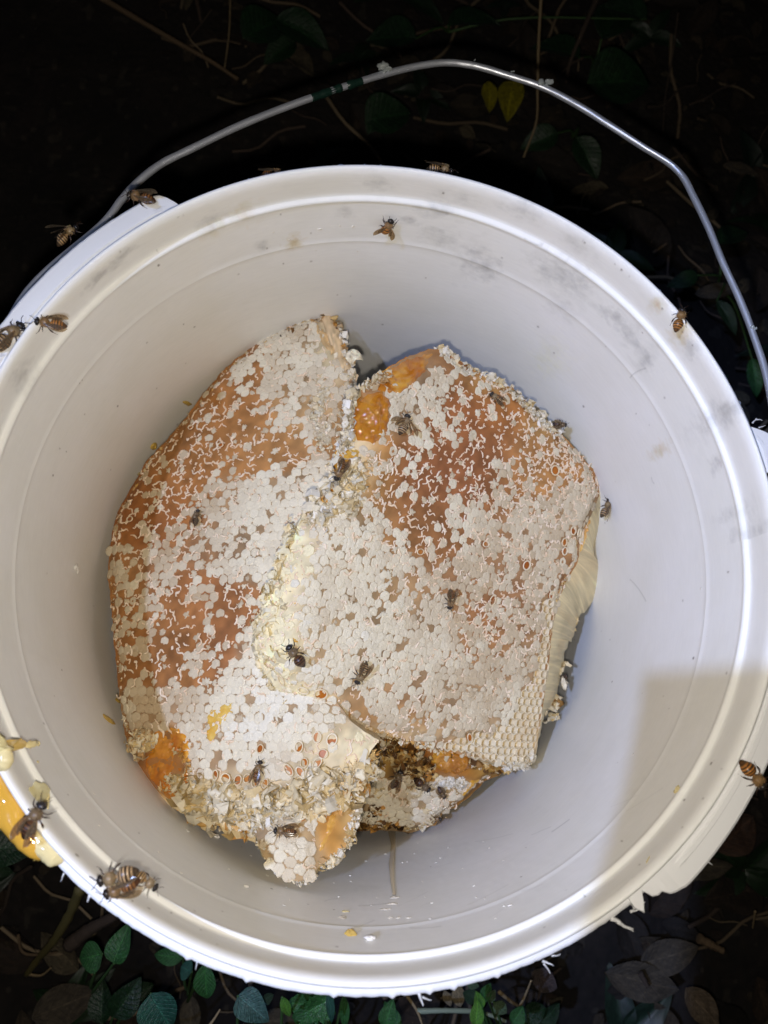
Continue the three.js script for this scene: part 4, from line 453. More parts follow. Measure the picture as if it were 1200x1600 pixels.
{ // the brown drip running down from the dark comb, with pale drops below
  const line = [[612, 1296], [615, 1320], [612, 1350], [613, 1378], [616, 1400]], pos = [], idx = [];
  line.forEach(([x, y], i) => { const { p, n } = wallHit(x, y), w = [0.0022, 0.0012, 0.0016, 0.0010, 0.0007][i], t = RIGHT.clone().addScaledVector(n, -RIGHT.dot(n)).normalize(); for (let k = 0; k <= 8; k++) { const a = k / 8 * Math.PI, q = p.clone().addScaledVector(t, Math.cos(a) * w * (1 + 0.2 * vn(i, k))).addScaledVector(n, Math.sin(a) * 0.0004 + 0.0001); pos.push(q.x, q.y, q.z); } });
  for (let i = 0; i < 4; i++) for (let k = 0; k < 8; k++) { const a = i * 9 + k; idx.push(a, a + 1, a + 9, a + 9, a + 1, a + 10); }
  solo('honey_drip', geo(pos, idx), P({ color: rgb(0.78, 0.68, 0.50), roughness: 0.15 }), 'brown honey drip running down the wall from the dark lower comb', 'honey');
  for (const [px, py, sx, sy, label] of [[616, 1402, 0.0022, 0.0016, 'pale drop at the end of the brown honey drip'], [614, 1412, 0.0025, 0.0012, 'wide pale drop second below the brown honey drip'], [602, 1421, 0.0022, 0.0012, 'pale drop left of and below the brown honey drip'], [609, 1434, 0.0013, 0.0009, 'left of the three small drops in a row below the honey drip'], [622, 1434, 0.0013, 0.0011, 'middle of the three small drops in a row below the honey drip'], [638, 1434, 0.0013, 0.0010, 'right of the three small drops in a row below the honey drip'], [536, 1433, 0.0018, 0.0022, 'pale dull wax spot left of the drops below the honey drip']]) { const m = solo('honey_drop', blobGeo(sx, sy, 0.0006, 0.4), HONEYDROP(0.76, 0.70, 0.58), label, 'honey'); onWall(m, px, py); }
}
for (const [px, py, s, label] of [[582, 1467, 0.0024, 'white wax crumb right of the round yellow honey drop'], [118, 889, 0.0026, 'white wax crumb alone on the left inner wall'], [340, 1309, 0.0022, 'white wax crumb in the gap under the lower left of the left comb'], [293, 1299, 0.0011, 'tiny wax crumb below the amber honey patch of the left comb'], [383, 1385, 0.0014, 'flat wax crumb on the wall left of the bent-down comb piece'], [343, 668, 0.001, 'tiny clear crumb on the wall beside the upper left comb edge']].slice(0, 5)) { const L = []; for (let i = 0; i < 5; i++) { const g = pick(lumpShapes).clone(), k = s * rr(0.35, 0.6); g.scale(k, k, k); g.translate(rr(-1, 1) * s * 0.5, rr(0, 0.3) * s, rr(-1, 1) * s * 0.5); L.push(g); } const m = solo('wax_crumb', merge(L), CRUMB, label, 'wax crumb'); onWall(m, px, py); }
for (const [n, x0, y0, x1, y1, label, group] of [[34, 500, 1300, 800, 1440, 'tiny pale wax speck on the lower inner wall below the combs', 'wax specks below the combs'], [16, 950, 900, 1130, 1200, 'tiny pale wax speck on the right inner wall', 'wax specks on the right wall'], [14, 30, 1000, 170, 1300, 'tiny pale wax speck on the lower left inner wall', 'wax specks on the lower left wall'], [12, 420, 270, 1000, 400, 'tiny pale wax speck near the upper rim', 'wax specks near the upper rim'], [12, 240, 1330, 480, 1450, 'tiny pale wax speck on the wall above the bottom left rim', 'wax specks above the bottom left rim']]) {
  const proto = lumpShapes.slice(0, 5);
  for (let i = 0; i < n; i++) { let sx, sy; do { sx = rr(x0, x1); sy = rr(y0, y1); } while (Math.hypot(sx - 570, sy - 905) > 570); const m = solo('wax_speck', proto[i % 5], CRUMB, label, 'wax speck', group); onWall(m, sx, sy); m.scale.set(rr(0.3, 0.75) * 0.001, 0.0003, rr(0.3, 0.7) * 0.001); }
}
{ // the honey smeared over the lower left of the rim
  const hs = thing('honey_smear', 'thick yellow honey and wax smeared over the lower left rim, dripping off the edge', 'honey', at(30, 1250, 0.008)), off = hs.position.clone().negate();
  const lay = (pts, w, hgt, mat, nm) => { const pos = [], idx = [], n = 40, m = 14, sd = rr(0, 50), L = pts.map((q) => at(q[0], q[1], q[2])), c = new THREE.CatmullRomCurve3(L); for (let i = 0; i <= n; i++) { const t = i / n, p = c.getPoint(t), d = c.getTangent(t), o = new V3(d.z, 0, -d.x).normalize(), ww = (typeof w === 'function' ? w(t) : w) * (1 + 0.35 * fbm(t * 7 + sd, 1, 2, 3)) * Math.sqrt(Math.sin(Math.PI * clamp(t, 0.012, 0.988))); for (let j = 0; j <= m; j++) { const a = j / m * 6.2832, k = 1 + 0.25 * fbm(t * 9 + sd, Math.cos(a) * 1.4, Math.sin(a) * 1.4, 3); pos.push(p.x + o.x * Math.cos(a) * ww + off.x, p.y + Math.sin(a) * hgt * k * Math.sqrt(Math.sin(Math.PI * clamp(t, 0.02, 0.98))) + off.y, p.z + o.z * Math.cos(a) * ww + off.z); } } for (let i = 0; i < n; i++) for (let j = 0; j < m; j++) { const a = i * (m + 1) + j, b = a + m + 1; idx.push(a, a + 1, b, b, a + 1, b + 1); } return part(nm, geo(pos, idx), mat, hs); };
  lay([[-22, 1190, 0.0115], [0, 1240, 0.0115], [22, 1282, 0.0115], [46, 1314, 0.0115], [72, 1340, 0.0115]], 0.0052, 0.0035, ORANGE, 'honey_pool');
  lay([[40, 1298, 0.012], [62, 1318, 0.012], [84, 1336, 0.012], [98, 1346, 0.012]], 0.0040, 0.0022, PALE, 'honey_pool');
  lay([[-10, 1200, 0.0165], [-6, 1160, 0.0175], [4, 1150, 0.0175]], 0.0055, 0.0035, FATWAX, 'wax_smear');
  lay([[0, 1205, 0.0175], [8, 1185, 0.0178], [2, 1165, 0.0178]], 0.0030, 0.0024, PALE, 'wax_smear');
  lay([[8, 1158, 0.015], [26, 1163, 0.008], [42, 1163, 0.003]], 0.0022, 0.0024, YEL, 'honey_drip');
  lay([[38, 1165, 0.003], [50, 1163, 0.001], [58, 1162, 0.000]], 0.0014, 0.0016, PALE, 'honey_drip');
  lay([[48, 1286, 0.012], [60, 1288, 0.009], [76, 1240, 0.004]], 0.0016, 0.0006, PALE, 'wax_film');
  lay([[56, 1330, 0.008], [64, 1338, 0.006], [70, 1343, 0.004]], 0.0022, 0.003, YEL, 'hanging_drop');
  const fil = P({ color: rgb(0.74, 0.66, 0.36), roughness: 0.2, transmission: 0.35, thickness: 0 });
  lay([[46, 1246, 0.012], [58, 1240, 0.009], [78, 1234, 0.004]], 0.0034, 0.0006, fil, 'wax_film');
  const drop = solo('honey_drop', blobGeo(0.0016, 0.0018, 0.0014, 0.1), PALE, 'shiny pale honey drop hanging inside the lower left rim', 'honey'); onWall(drop, 57, 1162);
  const d2 = solo('honey_drop', blobGeo(0.0009, 0.001, 0.0008, 0.1), PALE, 'small shiny drop just below the larger drop inside the lower left rim', 'honey'); onWall(d2, 58, 1191);
}

// ---------------------------------------------------------------- bees
const beeTypes = {
  amber: { ab: [0.46, 0.19, 0.045], st: [0.06, 0.03, 0.012], th: [0.22, 0.13, 0.055], hd: [0.025, 0.02, 0.016] },
  banded: { ab: [0.46, 0.30, 0.15], st: [0.03, 0.018, 0.01], th: [0.24, 0.17, 0.09], hd: [0.03, 0.024, 0.02] },
  dark: { ab: [0.11, 0.05, 0.022], st: [0.018, 0.01, 0.008], th: [0.16, 0.11, 0.06], hd: [0.025, 0.02, 0.018] },
  brown: { ab: [0.26, 0.115, 0.035], st: [0.05, 0.02, 0.01], th: [0.21, 0.13, 0.06], hd: [0.03, 0.022, 0.016] },
};
const BEESKIN = P({ vertexColors: true, roughness: 0.34, specularIntensity: 0.7 }), BEELEG = P({ color: rgb(0.035, 0.018, 0.010), roughness: 0.4 }), BEEEYE = P({ color: rgb(0.012, 0.010, 0.010), roughness: 0.18 }), FUZZ = { };
const wingTex = (() => { const c = document.createElement('canvas'); c.width = 256; c.height = 96; const g = c.getContext('2d'); g.fillStyle = '#c9b79a'; g.fillRect(0, 0, 256, 96); g.strokeStyle = '#4a2f18'; g.lineWidth = 3; const l = (...p) => { g.beginPath(); g.moveTo(p[0], p[1]); for (let i = 2; i < p.length; i += 2) g.lineTo(p[i], p[i + 1]); g.stroke(); }; l(0, 44, 60, 20, 130, 12, 240, 20); l(0, 50, 70, 44, 150, 34, 240, 34); l(0, 54, 80, 66, 160, 70, 220, 62); l(60, 22, 80, 64); l(120, 14, 130, 36, 140, 68); l(170, 16, 168, 34, 178, 66); l(90, 66, 120, 84, 190, 80); l(205, 18, 204, 34); const t = new THREE.CanvasTexture(c); t.colorSpace = THREE.SRGBColorSpace; return t; })();
const WING = P({ color: rgb(0.95, 0.88, 0.76), map: wingTex, roughness: 0.18, transmission: 0.86, thickness: 0, ior: 1.4, specularIntensity: 0.9 });
const beeBody = (T) => {
  // one continuous skin along x: head, neck, thorax, waist, abdomen; units are millimetres
  const K = [[5.0, 0.15, 1.55, 0], [4.8, 0.75, 1.5, 0], [4.3, 1.15, 1.55, 0], [3.7, 1.3, 1.6, 0], [3.2, 1.05, 1.7, 0], [2.95, 0.55, 1.8, 1], [2.75, 0.6, 1.85, 1], [2.5, 1.3, 2.0, 1], [1.9, 1.75, 2.1, 1], [1.1, 1.95, 2.15, 1], [0.3, 1.85, 2.15, 1], [-0.3, 1.4, 2.0, 1], [-0.7, 0.7, 1.85, 1], [-0.95, 0.42, 1.75, 2], [-1.2, 0.8, 1.75, 2], [-1.5, 1.5, 1.85, 2], [-2.1, 1.95, 1.9, 2], [-2.9, 2.35, 1.95, 2], [-3.8, 2.4, 1.85, 2], [-4.7, 2.15, 1.7, 2], [-5.6, 1.6, 1.35, 2], [-6.4, 1.1, 1.15, 2], [-7.0, 0.6, 1.0, 2], [-7.35, 0.1, 0.95, 2]];
  const n = 16, pos = [], col = [], idx = [], rows = [];
  for (let i = 0; i < K.length - 1; i++) for (let k = 0; k < 4; k++) { const t = k / 4; rows.push(K[i].map((v, m) => m === 3 ? K[i][3] : v + (K[i + 1][m] - v) * t)); } rows.push(K[K.length - 1]);
  rows.forEach(([x, r, y, z]) => { for (let j = 0; j < n; j++) { const a = j / n * 2 * Math.PI, head = z === 0, w = head ? 1.18 : 1.0, ridge = z === 2 ? 1 - 0.05 * sstep(0.75, 1, ((-x - 1.2) / 1.02) % 1) : 1; pos.push(x, y + Math.sin(a) * r * (z === 2 ? 0.88 : 0.95) * ridge, Math.cos(a) * r * w * ridge); let c = z === 0 ? T.hd : z === 1 ? T.th : T.ab; if (z === 2) { const f = ((-x - 1.2) / 1.02) % 1, tail = sstep(-4.8, -6.6, x), s = Math.max(sstep(0.42, 0.56, f), tail * 0.9); const low = Math.sin(a) < -0.4 ? 0.6 : 0; c = T.ab.map((v, m) => v + (T.st[m] - v) * Math.max(s, low)); } const v = 1 + 0.25 * vn(x * 3, j * 0.9, 5); col.push(...c.map((q) => q * v)); } });
  for (let i = 0; i < rows.length - 1; i++) for (let j = 0; j < n; j++) { const a = i * n + j, b = i * n + (j + 1) % n; idx.push(a, a + n, b, b, a + n, b + n); }
  return geo(pos.map((v) => v * 0.001), idx, { col });
};
const fuzzGeo = (T) => { const pos = [], idx = [], col = []; for (let i = 0; i < 420; i++) { const a = rr(-0.5, 3.64), x = rr(-0.5, 2.7), r = x > 2.2 ? 1.4 : 1.8, c = new V3(x, 2.1 + Math.sin(a) * r * 0.95, Math.cos(a) * r), d = new V3(rr(-0.6, 0.3), Math.sin(a), Math.cos(a)).normalize().multiplyScalar(rr(0.4, 0.75)), s = new V3(rr(-1, 1), rr(-1, 1), rr(-1, 1)).multiplyScalar(0.05), k = pos.length / 3; for (const q of [c.clone().sub(s), c.clone().add(s), c.clone().add(d)]) pos.push(q.x * 0.001, q.y * 0.001, q.z * 0.001); const cc = T.th.map((v) => v * rr(1.1, 2.0)); col.push(...cc, ...cc, ...cc); idx.push(k, k + 1, k + 2); } return geo(pos, idx, { col }); };
const wingGeo = (len, wid) => { const pos = [], uv = [], idx = [], N = 12, M = 4; for (let i = 0; i <= N; i++) { const t = i / N, w = wid * Math.pow(Math.sin(Math.PI * Math.min(1, 0.06 + t * 0.9)), 0.7) * (0.45 + 0.7 * t) * (t > 0.86 ? Math.sqrt(Math.max(0, 1 - ((t - 0.86) / 0.14) ** 2)) * 0.96 + 0.04 : 1); for (let j = 0; j <= M; j++) { const u = j / M; pos.push(-t * len, 0.00025 * Math.sin(t * 3) + 0.00012 * Math.sin(u * 9 + t * 5), (u - 0.25) * w); uv.push(t, u); } } for (let i = 0; i < N; i++) for (let j = 0; j < M; j++) { const a = i * (M + 1) + j; idx.push(a, a + M + 1, a + 1, a + 1, a + M + 1, a + M + 2); } return geo(pos, idx, { uv }); };
const FORE = wingGeo(0.0092, 0.0031), HIND = wingGeo(0.0064, 0.0022);
const legGeo = (side, k) => { const x = [2.2, 1.2, 0.2][k], f = [1, -0.1, -1.0][k], L = [2.4, 2.6, 3.7][k]; const p = [[x, 1.0, side * 1.0], [x + f * 0.5, 1.9, side * 2.0], [x + f * L * 0.35, 1.5, side * 2.8], [x + f * L * 0.62, 0.6, side * 3.3], [x + f * L * 0.85, 0.1, side * 3.6], [x + f * L * 1.05, 0.02, side * 3.9]].map((q) => q.map((v) => v * 0.001)); return tube(p, (t) => 0.00085 * (t < 0.3 ? 0.22 : t < 0.62 ? 0.24 + (k === 2 ? 0.16 * Math.sin((t - 0.3) / 0.32 * Math.PI) : 0) : 0.15 - 0.07 * t), 6, 16); };
const LEGS = [1, -1].map((s) => [0, 1, 2].map((k) => legGeo(s, k)));
const EYE = [1, -1].map((s) => { const g = new THREE.SphereGeometry(0.001, 10, 8); g.scale(0.62, 0.9, 0.5); g.translate(0.0039, 0.0017, s * 0.00125); return g; });
const FEEL = [1, -1].map((s) => tube([[4.7, 1.9, s * 0.3], [5.3, 2.3, s * 0.8], [6.0, 2.0, s * 1.5], [6.9, 1.5, s * 1.9]].map((q) => q.map((v) => v * 0.001)), 0.00011, 5, 10));
const protos = {};
function beeProto(type, wing) {
  const key = type + wing; if (protos[key]) return protos[key];
  const T = beeTypes[type], g = new THREE.Group();
  T.body = T.body || beeBody(T); T.fuzz = T.fuzz || fuzzGeo(T);
  part('body', T.body, BEESKIN, g); part('fur', T.fuzz, BEESKIN, g, 'stuff');
  for (const k of [0, 1]) { part('eye', EYE[k], BEEEYE, g); part('antenna', FEEL[k], BEELEG, g); for (const l of LEGS[k]) { const m = part('leg', l, BEELEG, g); } }
  const sp = { folded: [0.10, 0.02], vee: [0.42, 0.30], spread: [0.95, 0.7], lifted: [0.6, 0.4] }[wing];
  if (sp) for (const s of [1, -1]) { const w = part('wing', FORE, WING, g); w.position.set(0.0012, 0.0038, s * 0.0011); w.rotation.set(s * (wing === 'folded' ? 0.25 : 0.1), s * sp[0], wing === 'lifted' ? -0.5 : -0.06); if (s < 0) w.scale.z = -1; const h = part('wing', HIND, WING, g); h.position.set(0.0004, 0.0036, s * 0.0010); h.rotation.set(s * 0.3, s * sp[1], -0.04); if (s < 0) h.scale.z = -1; }
  return (protos[key] = g);
}
function bee(spec, o) { // o: px, py of the middle of the bee, heading in the picture (degrees, 0 right, 90 up), what it stands on
  const g = beeProto(o.type, o.wing).clone(); g.name = numbered('bee'); g.userData = { label: spec, category: 'bee' };
  const s = o.on(o.px, o.py), a = o.head * Math.PI / 180, f = RIGHT.clone().multiplyScalar(Math.cos(a)).addScaledVector(UPV, Math.sin(a));
  const n = s.n.clone(); if (o.roll) n.applyAxisAngle(f, o.roll);
  g.quaternion.copy(frameQ(f, n)); g.scale.setScalar((o.size || 1) * 1.1); g.position.copy(s.p).addScaledVector(n, o.lift || 0.0002);
  g.position.addScaledVector(new V3(1, 0, 0).applyQuaternion(g.quaternion), 0.0012 * (o.size || 1));
  if (o.roll && Math.abs(o.roll) > 2) g.position.addScaledVector(n, -0.0045);
  for (const c of g.children) if (c.name === 'leg') { c.rotation.set(rr(-0.1, 0.1), rr(-0.22, 0.22), 0); }
  scene.add(g); return g;
}
const onW = (x, y) => wallHit(x, y, 0.0002), onL = (x, y) => left.surf(x, y, 0.0010), onR = (x, y) => right.surf(x, y, 0.0010), onU = (x, y) => under.surf(x, y, 0.001), onB = (x, y) => bent.surf(x, y, 0.001);
const flat = (y, nx = 0, nz = 0) => (x, yy) => ({ p: at(x, yy, y), n: new V3(nx, 1, nz).normalize() });
const bees = [
  ['small amber bee head up on the bare upper wall, wings in a V', { px: 605, py: 350, head: 82, type: 'amber', wing: 'vee', on: onW, size: 0.80 }],
  ['brown bee on the upper left handle ear where the wire passes', { px: 222, py: 313, head: 168, type: 'brown', wing: 'folded', on: flat(0.0128), size: 0.86 }],
  ['banded bee clinging to the outside of the upper left rim', { px: 110, py: 373, head: 48, type: 'banded', wing: 'lifted', on: flat(0.006, -0.7, -0.5), size: 0.86 }],
  ['large grey-brown bee at the left picture edge facing another bee', { px: 18, py: 530, head: 52, type: 'banded', wing: 'folded', on: flat(0.0128), size: 1.06 }],
  ['bee with folded amber wings on the left rim facing the larger bee', { px: 80, py: 508, head: 176, type: 'amber', wing: 'folded', on: flat(0.0150, 0.2, 0.1), size: 0.84 }],
  ['orange-brown bee on the right upper rim, head over the edge', { px: 1060, py: 502, head: 72, type: 'amber', wing: 'none', on: flat(0.0178, -0.2, 0.1), size: 0.76 }],
  ['dark bee on the upper right edge of the upper comb, antennae up', { px: 873, py: 663, head: -5, type: 'dark', wing: 'folded', on: onR, size: 0.62 }],
  ['pale banded bee on the right corner of the upper comb, head outward', { px: 944, py: 786, head: 38, type: 'banded', wing: 'folded', on: (x, y) => ({ p: right.surf(930, 790, 0.002).p.add(new V3(0.004, 0, 0.001)), n: right.surf(925, 790).n }), size: 0.92 }],
  ['striped bee head up on white caps near the honey gap', { px: 629, py: 664, head: 62, type: 'banded', wing: 'spread', on: onR, size: 0.82 }],
  ['dark striped bee in the gap between the two combs', { px: 523, py: 733, head: -112, type: 'brown', wing: 'folded', on: onR, size: 0.80, lift: 0.004 }],
  ['shiny black bee squeezed in the crevice left of the upper honey patch', { px: 541, py: 632, head: 70, type: 'dark', wing: 'none', on: onL, size: 0.62, lift: 0.003 }],
  ['dark bee alone on the brown part of the left comb', { px: 309, py: 810, head: 88, type: 'dark', wing: 'folded', on: onL, size: 0.66 }],
  ['slim black bee on the pale left edge of the upper comb by a honey drop', { px: 462, py: 1022, head: 126, type: 'dark', wing: 'none', on: onR, size: 0.95, lift: 0.0015 }],
  ['banded bee head down on the lower left of the upper comb', { px: 563, py: 1050, head: -118, type: 'banded', wing: 'folded', on: onR, size: 0.84 }],
  ['black-headed bee head down in the middle of the upper comb', { px: 701, py: 936, head: -95, type: 'brown', wing: 'folded', on: onR, size: 0.74 }],
  ['brown bee walking up the row of open cells on the left comb', { px: 405, py: 1205, head: 80, type: 'brown', wing: 'folded', on: onL, size: 0.72 }],
  ['bee lying across the bent-down comb piece, dark head left', { px: 445, py: 1300, head: 178, type: 'brown', wing: 'folded', on: onB, size: 0.74 }],
  ['dark honey-soaked bee in the hollow of the lower comb', { px: 618, py: 1212, head: 65, type: 'dark', wing: 'folded', on: onU, size: 0.85, lift: 0.003 }],
  ['dark bee beside the honey-soaked hollow, right of another dark bee', { px: 657, py: 1220, head: -40, type: 'dark', wing: 'none', on: onU, size: 0.85, lift: 0.003 }],
  ['small dark bee with raised legs on the white wax of the lower comb', { px: 688, py: 1234, head: -60, type: 'dark', wing: 'folded', on: onU, size: 0.6, lift: 0.002 }],
  ['spiky dead bee hanging on the right edge of the lower comb', { px: 680, py: 1277, head: 20, type: 'brown', wing: 'none', on: onU, size: 0.62, lift: 0.002, roll: 2.6 }],
  ['grey-brown bee with a shiny dark abdomen drinking at the honey-smeared rim', { px: 56, py: 1280, head: 62, type: 'dark', wing: 'folded', on: flat(0.0170, -0.1, 0.1), size: 0.95 }],
  ['honey-wet banded bee upper in the cluster on the lower left rim', { px: 186, py: 1366, head: 193, type: 'banded', wing: 'none', on: flat(0.0182, 0, 0.1), size: 0.96 }],
  ['honey-wet bee lower in the cluster on the lower left rim', { px: 192, py: 1384, head: 200, type: 'brown', wing: 'folded', on: flat(0.0165, 0, 0.2), size: 0.88 }],
  ['pale bee right of the wet cluster on the lower left rim, facing inward', { px: 226, py: 1378, head: -35, type: 'banded', wing: 'none', on: flat(0.0125, 0.4, -0.5), size: 0.70 }],
  ['red-brown bee on the right rim, head hanging over the outer edge', { px: 1172, py: 1210, head: -52, type: 'amber', wing: 'none', on: flat(0.0128), size: 0.92 }],
  ['bee wedged in a crack along the top edge of the upper comb', { px: 776, py: 623, head: 148, type: 'banded', wing: 'folded', on: onR, size: 0.66, lift: -0.0012 }],
  ['small dark bee at the torn top corner of the left comb', { px: 500, py: 492, head: 160, type: 'dark', wing: 'folded', on: onL, size: 0.5 }],
  ['bee at the right picture edge, only a leg reaching over the rim', { px: 1219, py: 738, head: 15, type: 'dark', wing: 'folded', on: flat(0.0128), size: 0.95 }],
  ['bee outside the top rim, only its back showing behind it, left of centre', { px: 427, py: 279, head: 10, type: 'brown', wing: 'folded', on: flat(0.002, -0.1, -1), size: 0.8 }],
  ['bee outside the top rim, only its back showing behind it, right of centre', { px: 686, py: 272, head: 10, type: 'banded', wing: 'folded', on: flat(0.002, 0.1, -1), size: 0.9 }],
];
for (const [l, o] of bees) bee(l, o);

// ---------------------------------------------------------------- plants, sticks and leaves on the ground
const leafVein = tex(256, 256, (u, v) => { const x = Math.abs(v - 0.5) * 2, mid = Math.exp(-((x / 0.035) ** 2)), s = Math.sin((u * 9 - x * 2.1) * 6.2832), side = Math.exp(-(((s - 1) / 0.05) ** 2)) * 0.7, n = 0.85 + 0.3 * fbm(u * 18, v * 18, 3, 4); const k = n * (1 + 0.28 * Math.max(mid, side)); return [0.8 * k, 0.8 * k, 0.72 * k]; }, true);
const leafBump = tex(256, 256, (u, v) => { const x = Math.abs(v - 0.5) * 2, mid = Math.exp(-((x / 0.05) ** 2)), s = Math.sin((u * 9 - x * 2.1) * 6.2832), side = Math.exp(-(((s - 1) / 0.15) ** 2)); const n = 0.6 - 0.4 * Math.max(mid, side) + 0.2 * vn(u * 60, v * 60); return [n, n, n]; });
const leafMat = (r, g, b, ro = 0.42) => P({ color: rgb(r, g, b), map: leafVein, bumpMap: leafBump, bumpScale: 0.0006, roughness: ro, transmission: 0.18, thickness: 0 });
const GREENS = { dark: leafMat(0.024, 0.085, 0.034), mid: leafMat(0.07, 0.28, 0.08), bright: leafMat(0.18, 0.5, 0.06), teal: leafMat(0.06, 0.24, 0.20), blue: leafMat(0.12, 0.28, 0.30), grey: leafMat(0.20, 0.32, 0.2) };
const DRY = { pale: leafMat(0.13, 0.10, 0.08, 0.85), brown: leafMat(0.10, 0.06, 0.035, 0.8), red: leafMat(0.11, 0.05, 0.03, 0.8), pink: leafMat(0.30, 0.22, 0.18, 0.7), yellow: leafMat(0.60, 0.52, 0.02, 0.5), wood: leafMat(0.55, 0.42, 0.27, 0.85) };
function leafGeo(len, wid, o = {}) { // along +x from its stalk, flat in xz
  const pos = [], uv = [], idx = [], N = 16, M = 8, s = rr(0, 90), tip = o.tip ?? 1.4; for (let i = 0; i <= N; i++) { const t = i / N, w = wid * Math.pow(Math.sin(Math.PI * Math.pow(clamp(t, 0.001, 0.999), o.belly ?? 0.8)), 0.8) * (o.tooth ? 1 + o.tooth * (Math.abs(((t * 7) % 1) - 0.5) - 0.25) : 1); for (let j = 0; j <= M; j++) { const u = j / M - 0.5; pos.push(t * len, -(o.droop ?? 0.25) * len * t * t + (o.fold ?? 0.3) * Math.abs(u) * w * 1.2 + len * 0.05 * fbm(t * 3 + s, u * 3, 2, 3) * (o.crinkle ?? 1), u * w + 0.12 * len * (o.bend ?? 0) * t * t); uv.push(t, j / M); } }
  for (let i = 0; i < N; i++) for (let j = 0; j < M; j++) { const a = i * (M + 1) + j; idx.push(a, a + 1, a + M + 1, a + M + 1, a + 1, a + M + 2); } return geo(pos, idx, { uv });
}
const headQ = (deg, tilt = 0, roll = 0) => { const a = deg * Math.PI / 180, f = RIGHT.clone().multiplyScalar(Math.cos(a)).addScaledVector(UPV, Math.sin(a)), n = new V3(0, 1, 0).addScaledVector(f, -tilt).addScaledVector(f.clone().cross(new V3(0, 1, 0)), roll); return frameQ(f, n); };
const pxM = (y, px, py) => toPx(at(px, py, y))[2] / FOCAL; // metres per pixel there
const STEM = P({ color: rgb(0.05, 0.11, 0.03), roughness: 0.5 }), TWIG = P({ color: rgb(0.15, 0.10, 0.055), roughness: 0.85, bumpMap: waxGrain, bumpScale: 0.0008 }), TWIGD = P({ color: rgb(0.06, 0.042, 0.03), roughness: 0.9, bumpMap: waxGrain, bumpScale: 0.0008 }), STALK = P({ color: rgb(0.26, 0.19, 0.10), roughness: 0.7 });
// a plant: leaves are [px, py of the leaf's base, heading, length px, width px, tone, height, options]
function plant(label, leaves, root, cat = 'plant') {
  const b = at(root[0], root[1], GY - 0.004), g = thing('ground_plant', label, cat, b);
  for (const [px, py, hd, L, Wd, tone, y, o] of leaves) { const k = pxM(y, px, py), m = part('leaf', leafGeo(L * k, Wd * k, o || {}), GREENS[tone], g); const p = at(px, py, y); m.position.copy(p).sub(b); m.quaternion.copy(headQ(hd, (o && o.tilt) || rr(-0.2, 0.2), rr(-0.35, 0.35))); const q = p.clone().sub(b); part('stem', tube([[0, 0, 0], [q.x * 0.3, q.y * 0.6, q.z * 0.3], q.toArray()], (t) => 0.0013 - 0.0006 * t, 6, 10), STEM, g); }
  return g;
}
plant('dark green leaf pair on a plant just below the lower left rim', [[160, 1490, 196, 44, 46, 'mid', -0.20, { belly: 0.6 }], [178, 1505, 78, 58, 40, 'mid', -0.19, { belly: 0.6 }]], [168, 1520]);
plant('low plant with broad dark leaves at the bottom left of the picture', [[176, 1590, 52, 66, 46, 'dark', -0.23, {}], [160, 1600, 100, 60, 40, 'dark', -0.26], [210, 1552, 20, 30, 30, 'dark', -0.26]], [185, 1600]);
plant('plant with a large bluish-green veined leaf at the bottom left edge', [[236, 1552, -62, 66, 62, 'teal', -0.17, { belly: 0.65, fold: 0.4 }]], [240, 1590]);
plant('small green leaves close under the rim left of the bottom', [[286, 1496, 175, 46, 26, 'mid', -0.21], [320, 1506, -88, 62, 34, 'mid', -0.16, { fold: 0.5 }], [300, 1518, 160, 20, 30, 'teal', -0.2]], [310, 1525]);
plant('plant with a pale blue-green leaf standing below the rim', [[372, 1556, -40, 62, 46, 'blue', -0.14, { belly: 0.55 }], [410, 1562, 10, 18, 18, 'blue', -0.17]], [390, 1600]);
plant('tiny bright green leaf on a thin stem below the bottom rim', [[441, 1558, -68, 32, 16, 'bright', -0.13, { fold: 0.4 }]], [448, 1600]);
plant('jagged deep green leaf cluster directly below the bottom of the bucket', [[520, 1556, 205, 70, 48, 'mid', -0.15, { tooth: 0.8, belly: 0.6 }], [494, 1568, 178, 44, 40, 'mid', -0.16, { tooth: 0.9 }], [512, 1552, -82, 46, 14, 'teal', -0.14], [537, 1556, -88, 50, 16, 'mid', -0.16], [482, 1570, 250, 40, 34, 'mid', -0.18, { tooth: 0.6 }]], [505, 1605]);
plant('green leaf at the bottom centre beside the pale stalk', [[602, 1605, 76, 40, 28, 'mid', -0.17, { fold: 0.5 }], [622, 1612, 115, 44, 26, 'mid', -0.2]], [610, 1620]);
plant('bright green sprig with light stem at the bottom right of centre', [[744, 1604, 86, 36, 22, 'bright', -0.13, { fold: 0.5 }], [750, 1578, 95, 26, 20, 'bright', -0.16], [752, 1566, 62, 30, 18, 'mid', -0.18], [744, 1562, 150, 22, 22, 'dark', -0.2]], [750, 1610]);
plant('small plant with round grey-green leaves at the bottom right of centre', [[763, 1562, 30, 18, 18, 'grey', -0.18, { belly: 0.6, fold: 0.1 }], [772, 1566, -42, 26, 22, 'grey', -0.17, { tooth: 0.3, fold: 0.1 }], [730, 1536, -20, 20, 14, 'grey', -0.2, { fold: 0.1 }]], [765, 1590]);
plant('dark green leaves at the bottom edge right of the bright sprig', [[800, 1600, 52, 30, 26, 'mid', -0.2], [816, 1585, 8, 40, 34, 'dark', -0.24, { tooth: 0.3 }], [842, 1598, 25, 44, 30, 'dark', -0.25]], [815, 1605]);
plant('large dark leaf at the left edge below the honey-smeared rim', [[-30, 1330, 10, 86, 58, 'dark', -0.20, { belly: 0.7 }], [-10, 1356, -20, 30, 20, 'dark', -0.24]], [-20, 1360]);
